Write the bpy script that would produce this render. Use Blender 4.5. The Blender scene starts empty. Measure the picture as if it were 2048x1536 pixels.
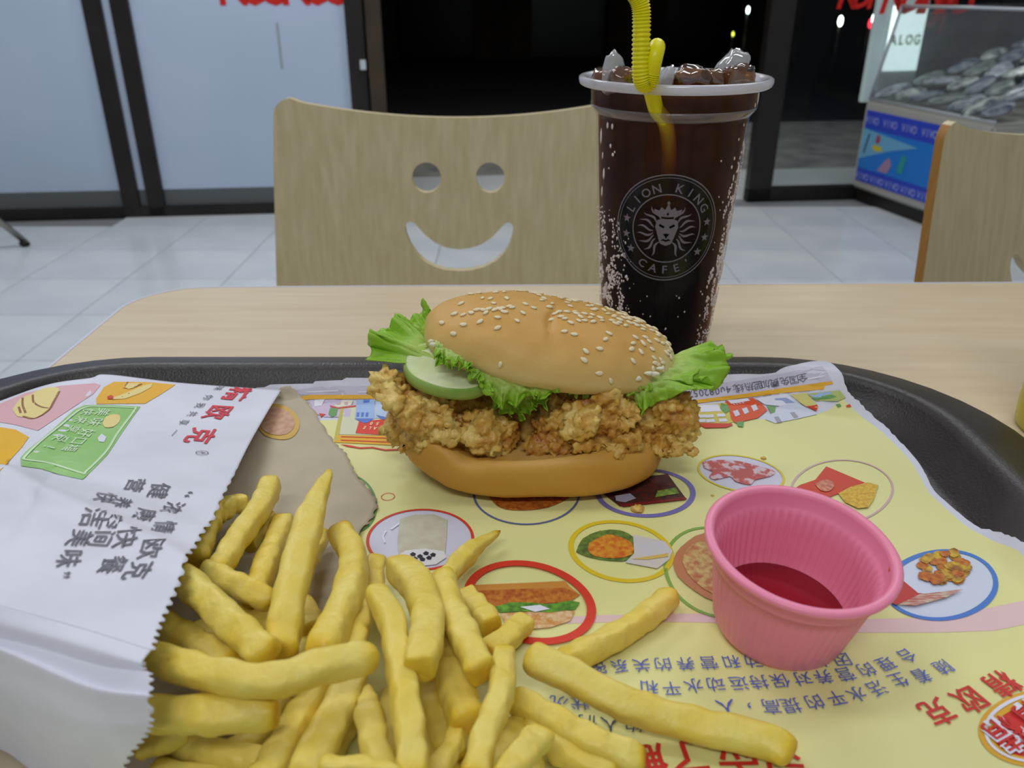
import bpy, bmesh, math, random
import numpy as np
from mathutils import Vector, Matrix, noise
from mathutils.bvhtree import BVHTree
random.seed(7)
SC = bpy.context.scene
COL = SC.collection
# ------------------------------------------------------------ camera
TZ = 0.75                       # table height
FPX = 1650.0                    # focal length in pixels of a 2048 wide frame
PIT = math.radians(25.7)
CAM = Vector((0, 0, TZ + 0.186))
cd = bpy.data.cameras.new('camera'); cam = bpy.data.objects.new('camera', cd); COL.objects.link(cam)
cam.location = CAM; cam.rotation_euler = (math.radians(90) - PIT, 0, 0)
cd.sensor_width = 36; cd.lens = FPX / 2048 * 36; cd.clip_start = 0.01
cd.dof.use_dof = True; cd.dof.focus_distance = 0.33; cd.dof.aperture_fstop = 19
SC.camera = cam
# ------------------------------------------------------------ world, lights, exposure
w = bpy.data.worlds.new('night'); SC.world = w; w.use_nodes = True
w.node_tree.nodes['Background'].inputs[0].default_value = (0.35, 0.45, 0.8, 1)
w.node_tree.nodes['Background'].inputs[1].default_value = 0.004
def area(name, loc, sx, sy, energy, col):
    d = bpy.data.lights.new(name, 'AREA'); d.shape = 'RECTANGLE'; d.size = sx; d.size_y = sy
    d.energy = energy; d.color = col
    o = bpy.data.objects.new(name, d); o.location = loc; COL.objects.link(o); return o
LC = (0.95, 0.97, 1.0)
area('ceiling_tube_light', (-0.9, 0.55, 2.82), 1.2, 0.3, 10.5, LC)
area('ceiling_tube_light', (0.95, 0.9, 2.82), 1.2, 0.3, 7, LC)
area('ceiling_tube_light', (-1.3, 2.7, 2.82), 1.2, 0.3, 29, LC)
area('ceiling_tube_light', (1.2, 2.9, 2.82), 1.2, 0.3, 21, LC)
area('ceiling_tube_light', (-0.2, -1.2, 2.82), 1.2, 0.3, 22, LC)
area('pavement_fill_light', (0.9, 5.6, 2.7), 3.0, 0.4, 26, (1.0, 0.98, 0.92))   # added fill with no seen source, lifts the dark pavement
SC.view_settings.view_transform = 'Standard'; SC.view_settings.look = 'None'
SC.view_settings.gamma = 1; SC.view_settings.use_curve_mapping = False
SC.view_settings.exposure = 0.0
# ------------------------------------------------------------ helpers
def L(r, g, b):
    f = lambda c: (c/255/12.92) if c/255 <= 0.04045 else ((c/255+0.055)/1.055)**2.4
    return (f(r), f(g), f(b), 1)
def ray(u, v):
    x = (u-1024)/FPX; y = (768-v)/FPX
    return Vector((x, y*math.sin(PIT)+math.cos(PIT), y*math.cos(PIT)-math.sin(PIT)))
def at_z(u, v, z):              # z above the table top
    d = ray(u, v); return CAM + d*((TZ+z-CAM.z)/d.z)
def at_f(u, v):                 # on the floor
    return at_z(u, v, -TZ)
def at_y(u, v, y):
    d = ray(u, v); return CAM + d*(y/d.y)
def at_h(u, v, fn):             # on a height function (above table)
    z = fn(0, .25)
    for _ in range(24):
        p = at_z(u, v, z); z = 0.6*z + 0.4*fn(p.x, p.y)
    p = at_z(u, v, z); return p
class M:                        # tiny node builder
    def __init__(s, name):
        s.m = bpy.data.materials.new(name); s.m.use_nodes = True
        s.t = s.m.node_tree; s.n = s.t.nodes; s.b = s.n['Principled BSDF']; s.out = s.n['Material Output']
    def node(s, k, **kw):
        n = s.n.new(k)
        for a, b in kw.items():
            if a in n.inputs: n.inputs[a].default_value = b
            else: setattr(n, a, b)
        return n
    def link(s, a, b): s.t.links.new(a, b)
def mat(name, c, rough=.6, c2=None, scale=60, detail=3, bump=0, bscale=200, spec=.4, metal=0, stretch=None, lo=.35, hi=.65, coat=0, emis=None, estr=0, sss=0):
    k = M(name); b = k.b
    b.inputs['Base Color'].default_value = c; b.inputs['Roughness'].default_value = rough
    b.inputs['Specular IOR Level'].default_value = spec; b.inputs['Metallic'].default_value = metal
    b.inputs['Coat Weight'].default_value = coat
    if sss:
        b.inputs['Subsurface Weight'].default_value = sss; b.inputs['Subsurface Scale'].default_value = .004
        b.inputs['Subsurface Radius'].default_value = (1, .5, .2)
    if emis: b.inputs['Emission Color'].default_value = emis; b.inputs['Emission Strength'].default_value = estr
    if c2 or bump:
        tc = k.node('ShaderNodeTexCoord'); co = tc.outputs['Object']
        if stretch:
            mp = k.node('ShaderNodeMapping'); mp.inputs['Scale'].default_value = stretch
            k.link(co, mp.inputs['Vector']); co = mp.outputs['Vector']
    if c2:
        nz = k.node('ShaderNodeTexNoise', Scale=scale, Detail=detail); k.link(co, nz.inputs['Vector'])
        mr = k.node('ShaderNodeMapRange'); mr.inputs['From Min'].default_value = lo; mr.inputs['From Max'].default_value = hi
        mx = k.node('ShaderNodeMix', data_type='RGBA'); mx.inputs[6].default_value = c; mx.inputs[7].default_value = c2
        k.link(nz.outputs['Fac'], mr.inputs['Value']); k.link(mr.outputs['Result'], mx.inputs['Factor']); k.link(mx.outputs[2], b.inputs['Base Color'])
    if bump:
        n2 = k.node('ShaderNodeTexNoise', Scale=bscale, Detail=4); k.link(co, n2.inputs['Vector'])
        bp = k.node('ShaderNodeBump', Strength=bump, Distance=.001); k.link(n2.outputs['Fac'], bp.inputs['Height']); k.link(bp.outputs['Normal'], b.inputs['Normal'])
    return k.m
def clear(name, tint, gloss=.06, rough=.03, milk=0, milkc=(.8, .8, .85, 1), volume=None, ior=1.45):
    """see-through sheet: tinted transparency, fresnel gloss, some milky diffuse"""
    k = M(name); k.n.remove(k.b)
    tr = k.node('ShaderNodeBsdfTransparent', Color=tint); gl = k.node('ShaderNodeBsdfGlossy', Roughness=rough)
    fr = k.node('ShaderNodeFresnel', IOR=ior); ad = k.node('ShaderNodeMath', operation='ADD'); ad.inputs[1].default_value = gloss-.04
    k.link(fr.outputs[0], ad.inputs[0]); gm = k.node('ShaderNodeNewGeometry'); iv = k.node('ShaderNodeMath', operation='SUBTRACT'); iv.inputs[0].default_value = 1; k.link(gm.outputs['Backfacing'], iv.inputs[1])
    ml = k.node('ShaderNodeMath', operation='MULTIPLY'); k.link(ad.outputs[0], ml.inputs[0]); k.link(iv.outputs[0], ml.inputs[1]); ad = ml
    s = tr.outputs[0]
    if milk:
        df = k.node('ShaderNodeBsdfDiffuse', Color=milkc); m1 = k.node('ShaderNodeMixShader', Fac=milk)
        tl = k.node('ShaderNodeBsdfTranslucent', Color=milkc); m0 = k.node('ShaderNodeMixShader', Fac=.4)
        k.link(df.outputs[0], m0.inputs[1]); k.link(tl.outputs[0], m0.inputs[2])
        k.link(s, m1.inputs[1]); k.link(m0.outputs[0], m1.inputs[2]); s = m1.outputs[0]
    m2 = k.node('ShaderNodeMixShader')
    if gloss > 0: k.link(ad.outputs[0], m2.inputs[0])
    else: m2.inputs[0].default_value = 0
    fr.inputs['IOR'].default_value = ior
    k.link(s, m2.inputs[1]); k.link(gl.outputs[0], m2.inputs[2])
    k.link(m2.outputs[0], k.out.inputs['Surface'])
    if volume:
        va = k.node('ShaderNodeVolumeAbsorption', Color=volume[0], Density=volume[1]); k.link(va.outputs[0], k.out.inputs['Volume'])
    return k.m
def mesh_obj(name, verts, faces, m, parent=None, smooth=False, mats=None, fm=None):
    me = bpy.data.meshes.new(name); me.from_pydata([tuple(v) for v in verts], [], faces); me.update()
    for x in (mats or [m]): me.materials.append(x)
    if fm is not None:
        for p, i in zip(me.polygons, fm): p.material_index = i
    if smooth: me.shade_smooth()
    o = bpy.data.objects.new(name, me); COL.objects.link(o)
    if parent is not None: o.parent = parent; o.matrix_parent_inverse = Matrix.Translation(-parent.location) if parent.type == 'EMPTY' and parent.rotation_euler.z == 0 else parent.matrix_basis.inverted()
    return o
def bm_obj(name, bm, m, parent=None, smooth=False):
    me = bpy.data.meshes.new(name); bm.to_mesh(me); bm.free()
    for x in (m if isinstance(m, list) else [m]): me.materials.append(x)
    if smooth: me.shade_smooth()
    o = bpy.data.objects.new(name, me); COL.objects.link(o)
    if parent is not None: o.parent = parent; o.matrix_parent_inverse = parent.matrix_basis.inverted()
    return o
def tag(o, label=None, cat=None, group=None, kind=None):
    if label: o['label'] = label
    if cat: o['category'] = cat
    if group: o['group'] = group
    if kind: o['kind'] = kind
    return o
def thing(name, loc, label, cat, group=None):
    o = bpy.data.objects.new(name, None); o.location = loc; o.empty_display_size = .05; COL.objects.link(o)
    return tag(o, label, cat, group)
def box(lo, hi, bevel=0, bm=None):
    own = bm is None; bm = bm or bmesh.new()
    r = bmesh.ops.create_cube(bm, size=1)
    for v in r['verts']:
        v.co = Vector([lo[i] + (v.co[i]+.5)*(hi[i]-lo[i]) for i in range(3)])
    if bevel:
        bmesh.ops.bevel(bm, geom=list({e for v in r['verts'] for e in v.link_edges}), offset=bevel, segments=2, affect='EDGES')
    return bm
def xf(bm, mx): bmesh.ops.transform(bm, matrix=mx, verts=bm.verts); return bm
def cr(pts, n):                 # catmull-rom through points (any dimension)
    P = [np.array(p, float) for p in pts]
    P = [2*P[0]-P[1]] + P + [2*P[-1]-P[-2]]
    out = []; seg = len(P)-3
    for i in range(n+1):
        t = i/n*seg; k = min(int(t), seg-1); t -= k
        a, b, c, d = P[k:k+4]
        out.append(.5*((2*b)+(-a+c)*t+(2*a-5*b+4*c-d)*t*t+(-a+3*b-3*c+d)*t**3))
    return out
def sweep(path, radf, nseg=12, shape=1.0, twist=0, flat=1.0):
    """tube along a path; radf(t) radius; shape<1 squares the section"""
    vs = []; fs = []; n = len(path); P = [Vector(p) for p in path]
    up = Vector((0, 0, 1)); prev = None
    for i, p in enumerate(P):
        T = (P[min(i+1, n-1)] - P[max(i-1, 0)]).normalized()
        if prev is None:
            X = T.cross(up if abs(T.z) < .9 else Vector((0, 1, 0))).normalized()
        else:
            X = (prev - T*prev.dot(T)).normalized()
        prev = X; Y = T.cross(X); r = radf(i/(n-1))
        for j in range(nseg):
            a = 2*math.pi*(j+.5)/nseg + twist; c, s = math.cos(a), math.sin(a)
            sx = math.copysign(abs(math.cos(a-twist))**shape, math.cos(a-twist)); sy = math.copysign(abs(math.sin(a-twist))**shape, math.sin(a-twist))
            ct, st = math.cos(twist), math.sin(twist)
            x, y = sx*ct-sy*st*flat, sx*st+sy*ct*flat
            vs.append(p + X*(x*r) + Y*(y*r))
        if i:
            for j in range(nseg):
                a = (i-1)*nseg+j; b = (i-1)*nseg+(j+1) % nseg
                fs.append((a, a+nseg, b+nseg, b))
    fs.append(tuple(range(nseg))); fs.append(tuple(reversed(range((n-1)*nseg, n*nseg))))
    return vs, fs
def lathe(prof, nseg=64, center=(0, 0, 0), rib=None, close=False):
    vs = []; fs = []; n = len(prof)
    for i, (r, z) in enumerate(prof):
        for j in range(nseg):
            a = 2*math.pi*j/nseg; rr = r*(1+(rib(i, a) if rib else 0))
            vs.append((center[0]+rr*math.cos(a), center[1]+rr*math.sin(a), center[2]+z))
    for i in range(n-1 if not close else n):
        for j in range(nseg):
            a = i*nseg+j; b = i*nseg+(j+1) % nseg; c = ((i+1) % n)*nseg+(j+1) % nseg; d = ((i+1) % n)*nseg+j
            fs.append((a, b, c, d))
    return vs, fs
def tube_obj(name, pts, r, m, parent=None, nseg=12):
    v, f = sweep(pts, lambda t: r, nseg); return mesh_obj(name, v, f, m, parent, True)
def bvh_of(o):
    me = o.data; mw = o.matrix_world if o.parent is None else Matrix()
    return BVHTree.FromPolygons([v.co.copy() for v in me.vertices], [tuple(p.vertices) for p in me.polygons])
def hit(bvh, u, v):
    d = ray(u, v).normalized(); p, n, i, ds = bvh.ray_cast(CAM, d)
    if p is None:
        p, n, i, ds = bvh.find_nearest(at_z(u, v, .01))
    if n.dot(d) > 0: n = -n
    return p, n
def drop(bvh, p, n, off):       # settle a point on the surface along -n
    q, m, i, ds = bvh.ray_cast(p + n*.02, -n)
    if q is None or (q-p).length > .03: return p + n*off
    if m.dot(n) < 0: m = -m
    return q + m*off
_tc = {}
def glyph(ch, ofs=0.0):
    k = (ch, ofs)
    if k not in _tc:
        c = bpy.data.curves.new('t', 'FONT'); c.body = ch; c.resolution_u = 2; c.align_x = 'CENTER'; c.offset = ofs
        o = bpy.data.objects.new('t', c); COL.objects.link(o)
        dg = bpy.context.evaluated_depsgraph_get(); e = o.evaluated_get(dg); me = e.to_mesh()
        vs = [v.co.copy() for v in me.vertices]; fs = [tuple(p.vertices) for p in me.polygons]
        e.to_mesh_clear(); bpy.data.objects.remove(o); bpy.data.curves.remove(c)
        if vs:
            xs = [v.x for v in vs]; ys = [v.y for v in vs]; cx = (min(xs)+max(xs))/2; cy = (min(ys)+max(ys))/2
            if ord(ch[0]) < 0x2000 or len(ch) > 1: cy = .35
            vs = [Vector((v.x-cx, v.y-cy, 0)) for v in vs]
        _tc[k] = (vs, fs)
    return _tc[k]
def text_on(name, bvh, items, size, m, parent, off=.0003, ofs=0.0, dirs=None, hs=1.0, autow=False):
    """items: list of (char, u, v); each glyph laid on the surface, running from one to the next"""
    V = []; F = []; H = [hit(bvh, u, v) for _, u, v in items]
    for i, (ch, u, v) in enumerate(items):
        p, n = H[i]
        a = H[max(i-1, 0)][0]; b = H[min(i+1, len(H)-1)][0]
        d = Vector(dirs) if dirs else (b-a)
        ws = size if not autow else min(1.7*size, max(size*.8, (b-a).length/(1 if i in (0, len(H)-1) else 2)*.98))
        d = (d - n*d.dot(n)).normalized(); up = n.cross(d)
        vs, fs = glyph(ch, ofs); k = len(V)
        for q in vs: V.append(drop(bvh, p + d*(q.x*ws) + up*(q.y*size*hs), n, off))
        F += [tuple(x+k for x in f) for f in fs]
    return mesh_obj(name, V, F, m, parent)
def poly_on(name, bvh, pts, m, parent, off=.0002, sm=0, cuts=3):
    """filled shape printed on a surface, outline given where it lies on it"""
    if sm: pts = [tuple(p) for p in cr(list(pts)+[pts[0]], sm*len(pts))][:-1]
    bm = bmesh.new(); P = [hit(bvh, u, v) for u, v in pts]; n = P[0][1]
    vs = [bm.verts.new(p) for p, _ in P]; f = bm.faces.new(vs)
    bmesh.ops.triangulate(bm, faces=[f])
    for _ in range(9):
        es = [e for e in bm.edges if e.calc_length() > .007]
        if es: bmesh.ops.subdivide_edges(bm, edges=es, cuts=1); bmesh.ops.triangulate(bm, faces=[x for x in bm.faces if len(x.verts) > 3])
    for v in bm.verts:
        q = v.co.copy(); d = (q-CAM).normalized(); h, hn, i, ds = bvh.ray_cast(CAM, d)
        if h is not None and (h-q).length < .02:
            if hn.dot(d) > 0: hn = -hn
            v.co = h + hn*off
        else: v.co = q + n*off
    return bm_obj(name, bm, m, parent)
def circle_on(name, bvh, Lp, Rp, Tp, Bp, wd, m, parent, off=.0004, fill=None):
    l, r, t, b = [hit(bvh, *q)[0] for q in (Lp, Rp, Tp, Bp)]
    c = (l+r)/2*.5 + (t+b)/2*.5; ax = (r-l)/2; ay = (t-b)/2; n = 56; V = []; F = []
    up = Vector((0, 0, 1))
    for i in range(n):
        a = 2*math.pi*i/n; dr = ax*math.cos(a)+ay*math.sin(a)
        V.append(drop(bvh, c+dr, up, off)); V.append(drop(bvh, c+dr*(1-wd/dr.length), up, off))
        j = (i+1) % n; F.append((2*i, 2*i+1, 2*j+1, 2*j))
    if fill:
        VV = [drop(bvh, c, up, off*.5)] + [drop(bvh, c+(ax*math.cos(2*math.pi*i/n)+ay*math.sin(2*math.pi*i/n))*.97, up, off*.5) for i in range(n)]
        mesh_obj('printed_disc', VV, [(0, i+1, (i+1) % n+1) for i in range(n)], fill, parent)
    return mesh_obj(name, V, F, m, parent)
def coons(T, B, Lc, R, nu, nv):
    """surface from four boundary curves (functions 0..1 -> Vector)"""
    vs = []
    a, b, c, d = T(0), T(1), B(0), B(1)
    for j in range(nv+1):
        t = j/nv
        for i in range(nu+1):
            s = i/nu
            p = (1-t)*T(s)+t*B(s)+(1-s)*Lc(t)+s*R(t)-((1-s)*(1-t)*a+s*(1-t)*b+(1-s)*t*c+s*t*d)
            vs.append(p)
    fs = [(j*(nu+1)+i, (j+1)*(nu+1)+i, (j+1)*(nu+1)+i+1, j*(nu+1)+i+1) for j in range(nv) for i in range(nu)]
    return vs, fs
def curve_fn(pts):
    P = cr(pts, 80)
    def f(t):
        x = t*80; k = min(int(x), 79); x -= k
        return Vector(P[k]*(1-x)+P[k+1]*x)
    return f
def copy_obj(o, loc=None, rot=None, parent='same'):
    c = o.copy(); COL.objects.link(c)
    if loc is not None: c.location = loc
    if rot is not None: c.rotation_euler = rot
    return c

# ------------------------------------------------------------ the setting
m_tile = mat('floor_tile_gloss', L(214, 218, 220), .16, L(200, 206, 210), 3, 4, spec=.5)
m_grout = mat('grout', L(120, 122, 124), .8)
m_wallp = mat('wall_paint', L(205, 208, 210), .8)
m_ceil = mat('ceiling_paint', L(215, 215, 215), .9)
m_black = mat('black_aluminium', L(26, 22, 20), .4, L(34, 29, 26), 8)
m_bronze = mat('bronze_aluminium', L(66, 52, 38), .4, L(50, 40, 30), 8)
m_film = mat('frosted_film', L(178, 194, 214), .55, L(184, 196, 220), 2.0, 2, spec=.3)
m_glass = clear('window_glass', (.80, .84, .86, 1), .02, .02)
m_red = mat('red_lettering', L(205, 30, 22), .5)
gx0, gdx, gy0, gdy = -1.375, .3625, 2.093, .3575
WA = math.atan(.108)
def wall_pt(x): return 3.89+.108*x
fl = mesh_obj('floor', [(-3.2, -2.6, -.006), (3.2, -2.6, -.006), (3.2, 4.25, -.006), (-3.2, 3.56, -.006), (-3.2, -2.6, -.05), (3.2, -2.6, -.05), (3.2, 4.25, -.05), (-3.2, 3.56, -.05)],
    [(0, 1, 2, 3), (7, 6, 5, 4), (0, 4, 5, 1), (1, 5, 6, 2), (2, 6, 7, 3), (3, 7, 4, 0)], m_grout)
tag(fl, kind='structure')
tb = bmesh.new(); box((-gdx/2+.0012, -gdy/2+.0012, -.008), (gdx/2-.0012, gdy/2-.0012, 0), .0008, tb)
tile0 = bm_obj('floor_tile', tb, m_tile, fl)
first = True
for i in range(-6, 15):
    for j in range(-14, 7):
        x = gx0+gdx*(i+.5); y = gy0+gdy*(j+.5)
        if x < -3.1 or x > 3.1 or y > wall_pt(x)-.02: continue
        if y < 1.2 and not (-1 < 0): continue
        if y < .9 and (j % 2 or i % 2) and False: continue
        if y < 1.1: continue
        if first: tile0.location = (x, y, 0); first = False; continue
        c = tile0.copy(); COL.objects.link(c); c.location = (x, y, 0)
# the unseen near part of the floor as one slab
nb = bmesh.new(); box((-3.1, -2.5, -.0055), (3.1, 1.19, 0), 0, nb); bm_obj('near_paving', nb, m_tile, fl)
def struct(name, lo, hi, m, rot=0, org=None, bevel=0):
    bm = box(lo, hi, bevel); mx = Matrix.Translation(org or (0, 0, 0)) @ Matrix.Rotation(rot, 4, 'Z'); xf(bm, mx)
    return tag(bm_obj(name, bm, m), kind='structure')
struct('ceiling', (-3.3, -2.7, 2.9), (3.3, 4.3, 3.0), m_ceil)
struct('wall_left', (-3.3, -2.7, -.05), (-3.2, 3.56, 2.9), m_wallp)
struct('wall_right', (3.2, -2.7, -.05), (3.3, 4.25, 2.9), m_wallp)
struct('wall_near', (-3.3, -2.7, -.05), (3.3, -2.6, 2.9), m_wallp)
# storefront in its own frame: s along the wall
SO = (0, 3.89, 0)
def sf(name, s0, s1, z0, z1, m, d0=-.03, d1=.03, parent=None, bevel=.002, kind=None):
    bm = box((s0, d0, z0), (s1, d1, z1), bevel); xf(bm, Matrix.Translation(SO) @ Matrix.Rotation(WA, 4, 'Z'))
    o = bm_obj(name, bm, m, parent)
    if kind: tag(o, kind='structure')
    return o
c_ = 1/math.cos(WA)
A0, A1, B0, B1, C0, C1, D0, D1 = [x*c_ for x in (-1.745, -1.672, -1.6375, -1.565, -.705, -.555, 1.136, 1.25)]
w1 = sf('window_1', -3.2, A0, 0, .046, m_black, kind=1)
sf('frame_post', A0, A1, 0, 2.9, m_black, parent=w1)
sf('glass_pane', -3.2, A0, .046, 2.9, m_glass, -.004, .004, w1, 0)
sf('frosted_film', -3.2, A0, .118, 2.9, m_film, -.007, -.0055, w1, 0)
sf('frosted_film', A1, B0, .118, 2.9, m_film, -.007, -.0055, w1, 0)
sf('glass_pane', A1, B0, .046, 2.9, m_glass, -.004, .004, w1, 0)
w2 = sf('window_2', A1, C0, 0, .046, m_black, kind=1)
sf('frame_post', B0, B1, 0, 2.9, m_black, parent=w2)
sf('glass_pane', B1, C0, .046, 2.9, m_glass, -.004, .004, w2, 0)
sf('frosted_film', B1, C0, .118, 2.9, m_film, -.007, -.0055, w2, 0)
m_strip = mat('grey_kick_strip', L(92, 96, 98), .5)
sf('kick_strip', -3.2, A0, .046, .118, m_strip, -.0065, -.0052, w1, 0); sf('kick_strip', B1, C0, .046, .118, m_strip, -.0065, -.0052, w2, 0); sf('kick_strip', A1, B0, .046, .118, m_strip, -.0065, -.0052, w1, 0)
sf('scratch', -.998, -.988, .62, .80, mat('scratch', L(150, 160, 160), .6), -.0085, -.0072, w2, 0)
d1_ = sf('door_1', C0, D1, 2.25, 2.35, m_black, kind=1)
sf('frame_post', C0, C0+.075, 0, 2.9, m_black, parent=d1_)
sf('frame_post', C0+.085, C1, 0, 2.9, m_bronze, -.045, .03, parent=d1_)
sf('latch', C0+.05, C0+.075, .615, .655, mat('white_latch', L(190, 195, 200), .4), -.05, -.029, d1_)
w3 = sf('window_3', D0, 3.2, 0, .06, m_black, kind=1)
sf('frame_post', D0, D1, 0, 2.9, m_black, parent=w3)
sf('glass_pane', D1, 3.2, .06, 2.9, m_glass, -.004, .004, w3, 0)
def wall_text(txt, s0, s1, zb, h, m, parent, shear=0, mirror=False, name='lettering'):
    V = []; F = []; n = len(txt); mx = Matrix.Translation(SO) @ Matrix.Rotation(WA, 4, 'Z')
    for i, ch in enumerate(txt):
        vs, fs = glyph(ch, .03); k = len(V); cx = s0+(s1-s0)*(i+.5)/n
        for q in vs:
            x = q.x*h*1.25*(-1 if mirror else 1)+shear*(q.y+.35)*h
            V.append(mx @ Vector((cx+x, -.009, zb+(q.y+.35)*h*1.35)))
        F += [tuple(a+k for a in f) for f in fs]
    return mesh_obj(name, V, F, m, parent)
wall_text('NOUNOU', -1.20, -.69, .873, .13, m_red, w2, 0)
wall_text('NOI', 1.47, 1.63, .852, .10, m_red, w3, .25); wall_text('NOINAU', 1.68, 2.07, .832, .13, m_red, w3, .25)
# outside ground
m_out = mat('outside_paving', L(150, 150, 145), .7, L(120, 120, 118), 6)
m_asph = mat('asphalt', L(48, 48, 50), .9, L(36, 36, 38), 20)
o = struct('trim_1', (-6, .03, -.02), (6, .72, -.001), mat('doorstep_stone', L(205, 208, 210), .4), WA, SO)
o = struct('trim_2', (-6, .72, -.04), (6, 2.55, -.012), m_out, WA, SO)
o = struct('trim_3', (-14, 2.55, -.16), (14, 22, -.1), m_asph, WA, SO)
bw = thing('building', (0, 14, -.1), 'dark stone building across the street, seen through the clear glass', 'building')
m_stone = mat('dark_stone', L(70, 58, 48), .9, L(52, 43, 36), 3)
m_dk = mat('dark_opening', L(12, 12, 14), .3)
xx = -9
for k in range(9):              # piers and arched openings
    b = box((xx, 14, -.1), (xx+.9, 14.6, 5)); bm_obj('stone_pier', b, m_stone, bw)
    V = []; F = []
    pts = [(xx+.9, 3.0)] + [(xx+1.5-.6*math.cos(a)*1.0, 2.2+.7*math.sin(a)) for a in [math.pi*i/10 for i in range(11)]] + [(xx+2.1, 3.0)]
    for y in (14.15, 14.5):
        for p in [(xx+.9, 5), (xx+2.1, 5)]: V.append((p[0], y, p[1]))
        for i in range(11):
            a = math.pi*i/10; V.append((xx+1.5-.6*math.cos(a), y, 2.2+.7*math.sin(a)))
    F.append((0, 1) + tuple(range(12, 1, -1)))
    mesh_obj('arch', V, F, m_stone, bw)
    b = box((xx+.9, 14.52, -.1), (xx+2.1, 14.58, 3.2)); bm_obj('dark_window', b, m_dk, bw)
    xx += 2.1
def lamp(u, v, y, col, stre, r, label):
    p = at_y(u, v, y)
    t = thing('outside_light', (p.x, p.y, -.1), label, 'light')  # distant lights taken for vehicle headlights; the poles are added
    tube_obj('added_pole', [(p.x, p.y+.02, -.1), (p.x, p.y+.02, p.z)], .015, m_black, t, 8)
    b = bmesh.new(); bmesh.ops.create_icosphere(b, subdivisions=2, radius=r); xf(b, Matrix.Translation(p) @ Matrix.Diagonal((.7, 1, 1.6, 1)))
    bm_obj('bulb', b, mat('glow', (0, 0, 0, 1), .5, emis=col, estr=stre), t, True)
lamp(1496, 20, 9, (.75, 1, .95, 1), 6, .022, 'small pale white light in the dark street, just right of the cup')
lamp(1466, 68, 9, (.9, 1, .1, 1), 2.5, .014, 'small yellow light in the dark street beside the cup rim')
lamp(1681, 42, 9.4, (1, 1, .85, 1), 9, .033, 'oval white light in the dark, left of the red and white light pair')
lamp(1749, 37, 9, (1, 1, 1, 1), 9, .034, 'oval white light in the dark with a red light beside it')
lamp(1741, 47, 9.3, (1, .03, .05, 1), 4, .03, 'small red light in the dark street next to a white one')

# ------------------------------------------------------------ table
def wood(name, c1, c2, axis_scale, strength=1.0, rough=.35, fine=1.0):
    return mat(name, c1, rough, c2, 1.0*fine, 5, spec=.35, stretch=axis_scale, lo=.3, hi=.7)
m_table = wood('pale_wood_laminate', L(216, 197, 164), L(206, 185, 150), (14, 160, 14), rough=.32)
m_edge = mat('white_edge_band', L(200, 200, 215), .4)
m_steel = mat('brushed_steel', L(150, 148, 140), .3, metal=.9)
tx0, tx1, ty0 = -.2530, .80, -.12
def table_outline(z, ins=0):
    P = []; r = .045-ins
    def c(cx, cy, a0, a1):
        for i in range(13):
            a = math.radians(a0+(a1-a0)*i/12); P.append((cx+r*math.cos(a), cy+r*math.sin(a)))
    x0, x1, y0, y1 = tx0+ins, tx1-ins, ty0+ins, .5410-ins
    c(x0+r, y1-r, 180, 90); c(x1-r, y1-r, 90, 0); c(x1-r, y0+r, 0, -90); c(x0+r, y0+r, -90, -180)
    return [(x, y+.0177*(x+.24)*(1 if y > .2 else 0), z) for x, y in P]
tbl = thing('dining_table', (.27, .2, 0), 'pale wood laminate dining table with a white edge band, under the tray', 'table')
A = table_outline(TZ, .0022); Bo = table_outline(TZ-.0012, .0006); Bb = table_outline(TZ-.025, .0022); n = len(A)
mesh_obj('table_top', A+[(x, y, z-.024) for x, y, z in A], [tuple(reversed(range(n))), tuple(range(n, 2*n))]+[(i, (i+1) % n, n+(i+1) % n, n+i) for i in range(n)], m_table, tbl)
P0 = table_outline(TZ+.0002, .0024); P1 = table_outline(TZ+.0002, .0006); P2 = table_outline(TZ-.001, 0); P3 = table_outline(TZ-.0245, 0); P4 = table_outline(TZ-.0245, .0024)
V = P0+P1+P2+P3+P4; F = [(k*n+(i+1) % n, k*n+i, ((k+1) % 5)*n+i, ((k+1) % 5)*n+(i+1) % n) for k in range(5) for i in range(n)]
mesh_obj('edge_band', V, F, m_edge, tbl)
v, f = lathe([(.0, 0), (.22, 0), (.22, .012), (.03, .03), (.03, .70), (.12, .725), (0, .725)], 32, (.27, .2, 0)); mesh_obj('pedestal', v, f, m_steel, tbl, True)

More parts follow.
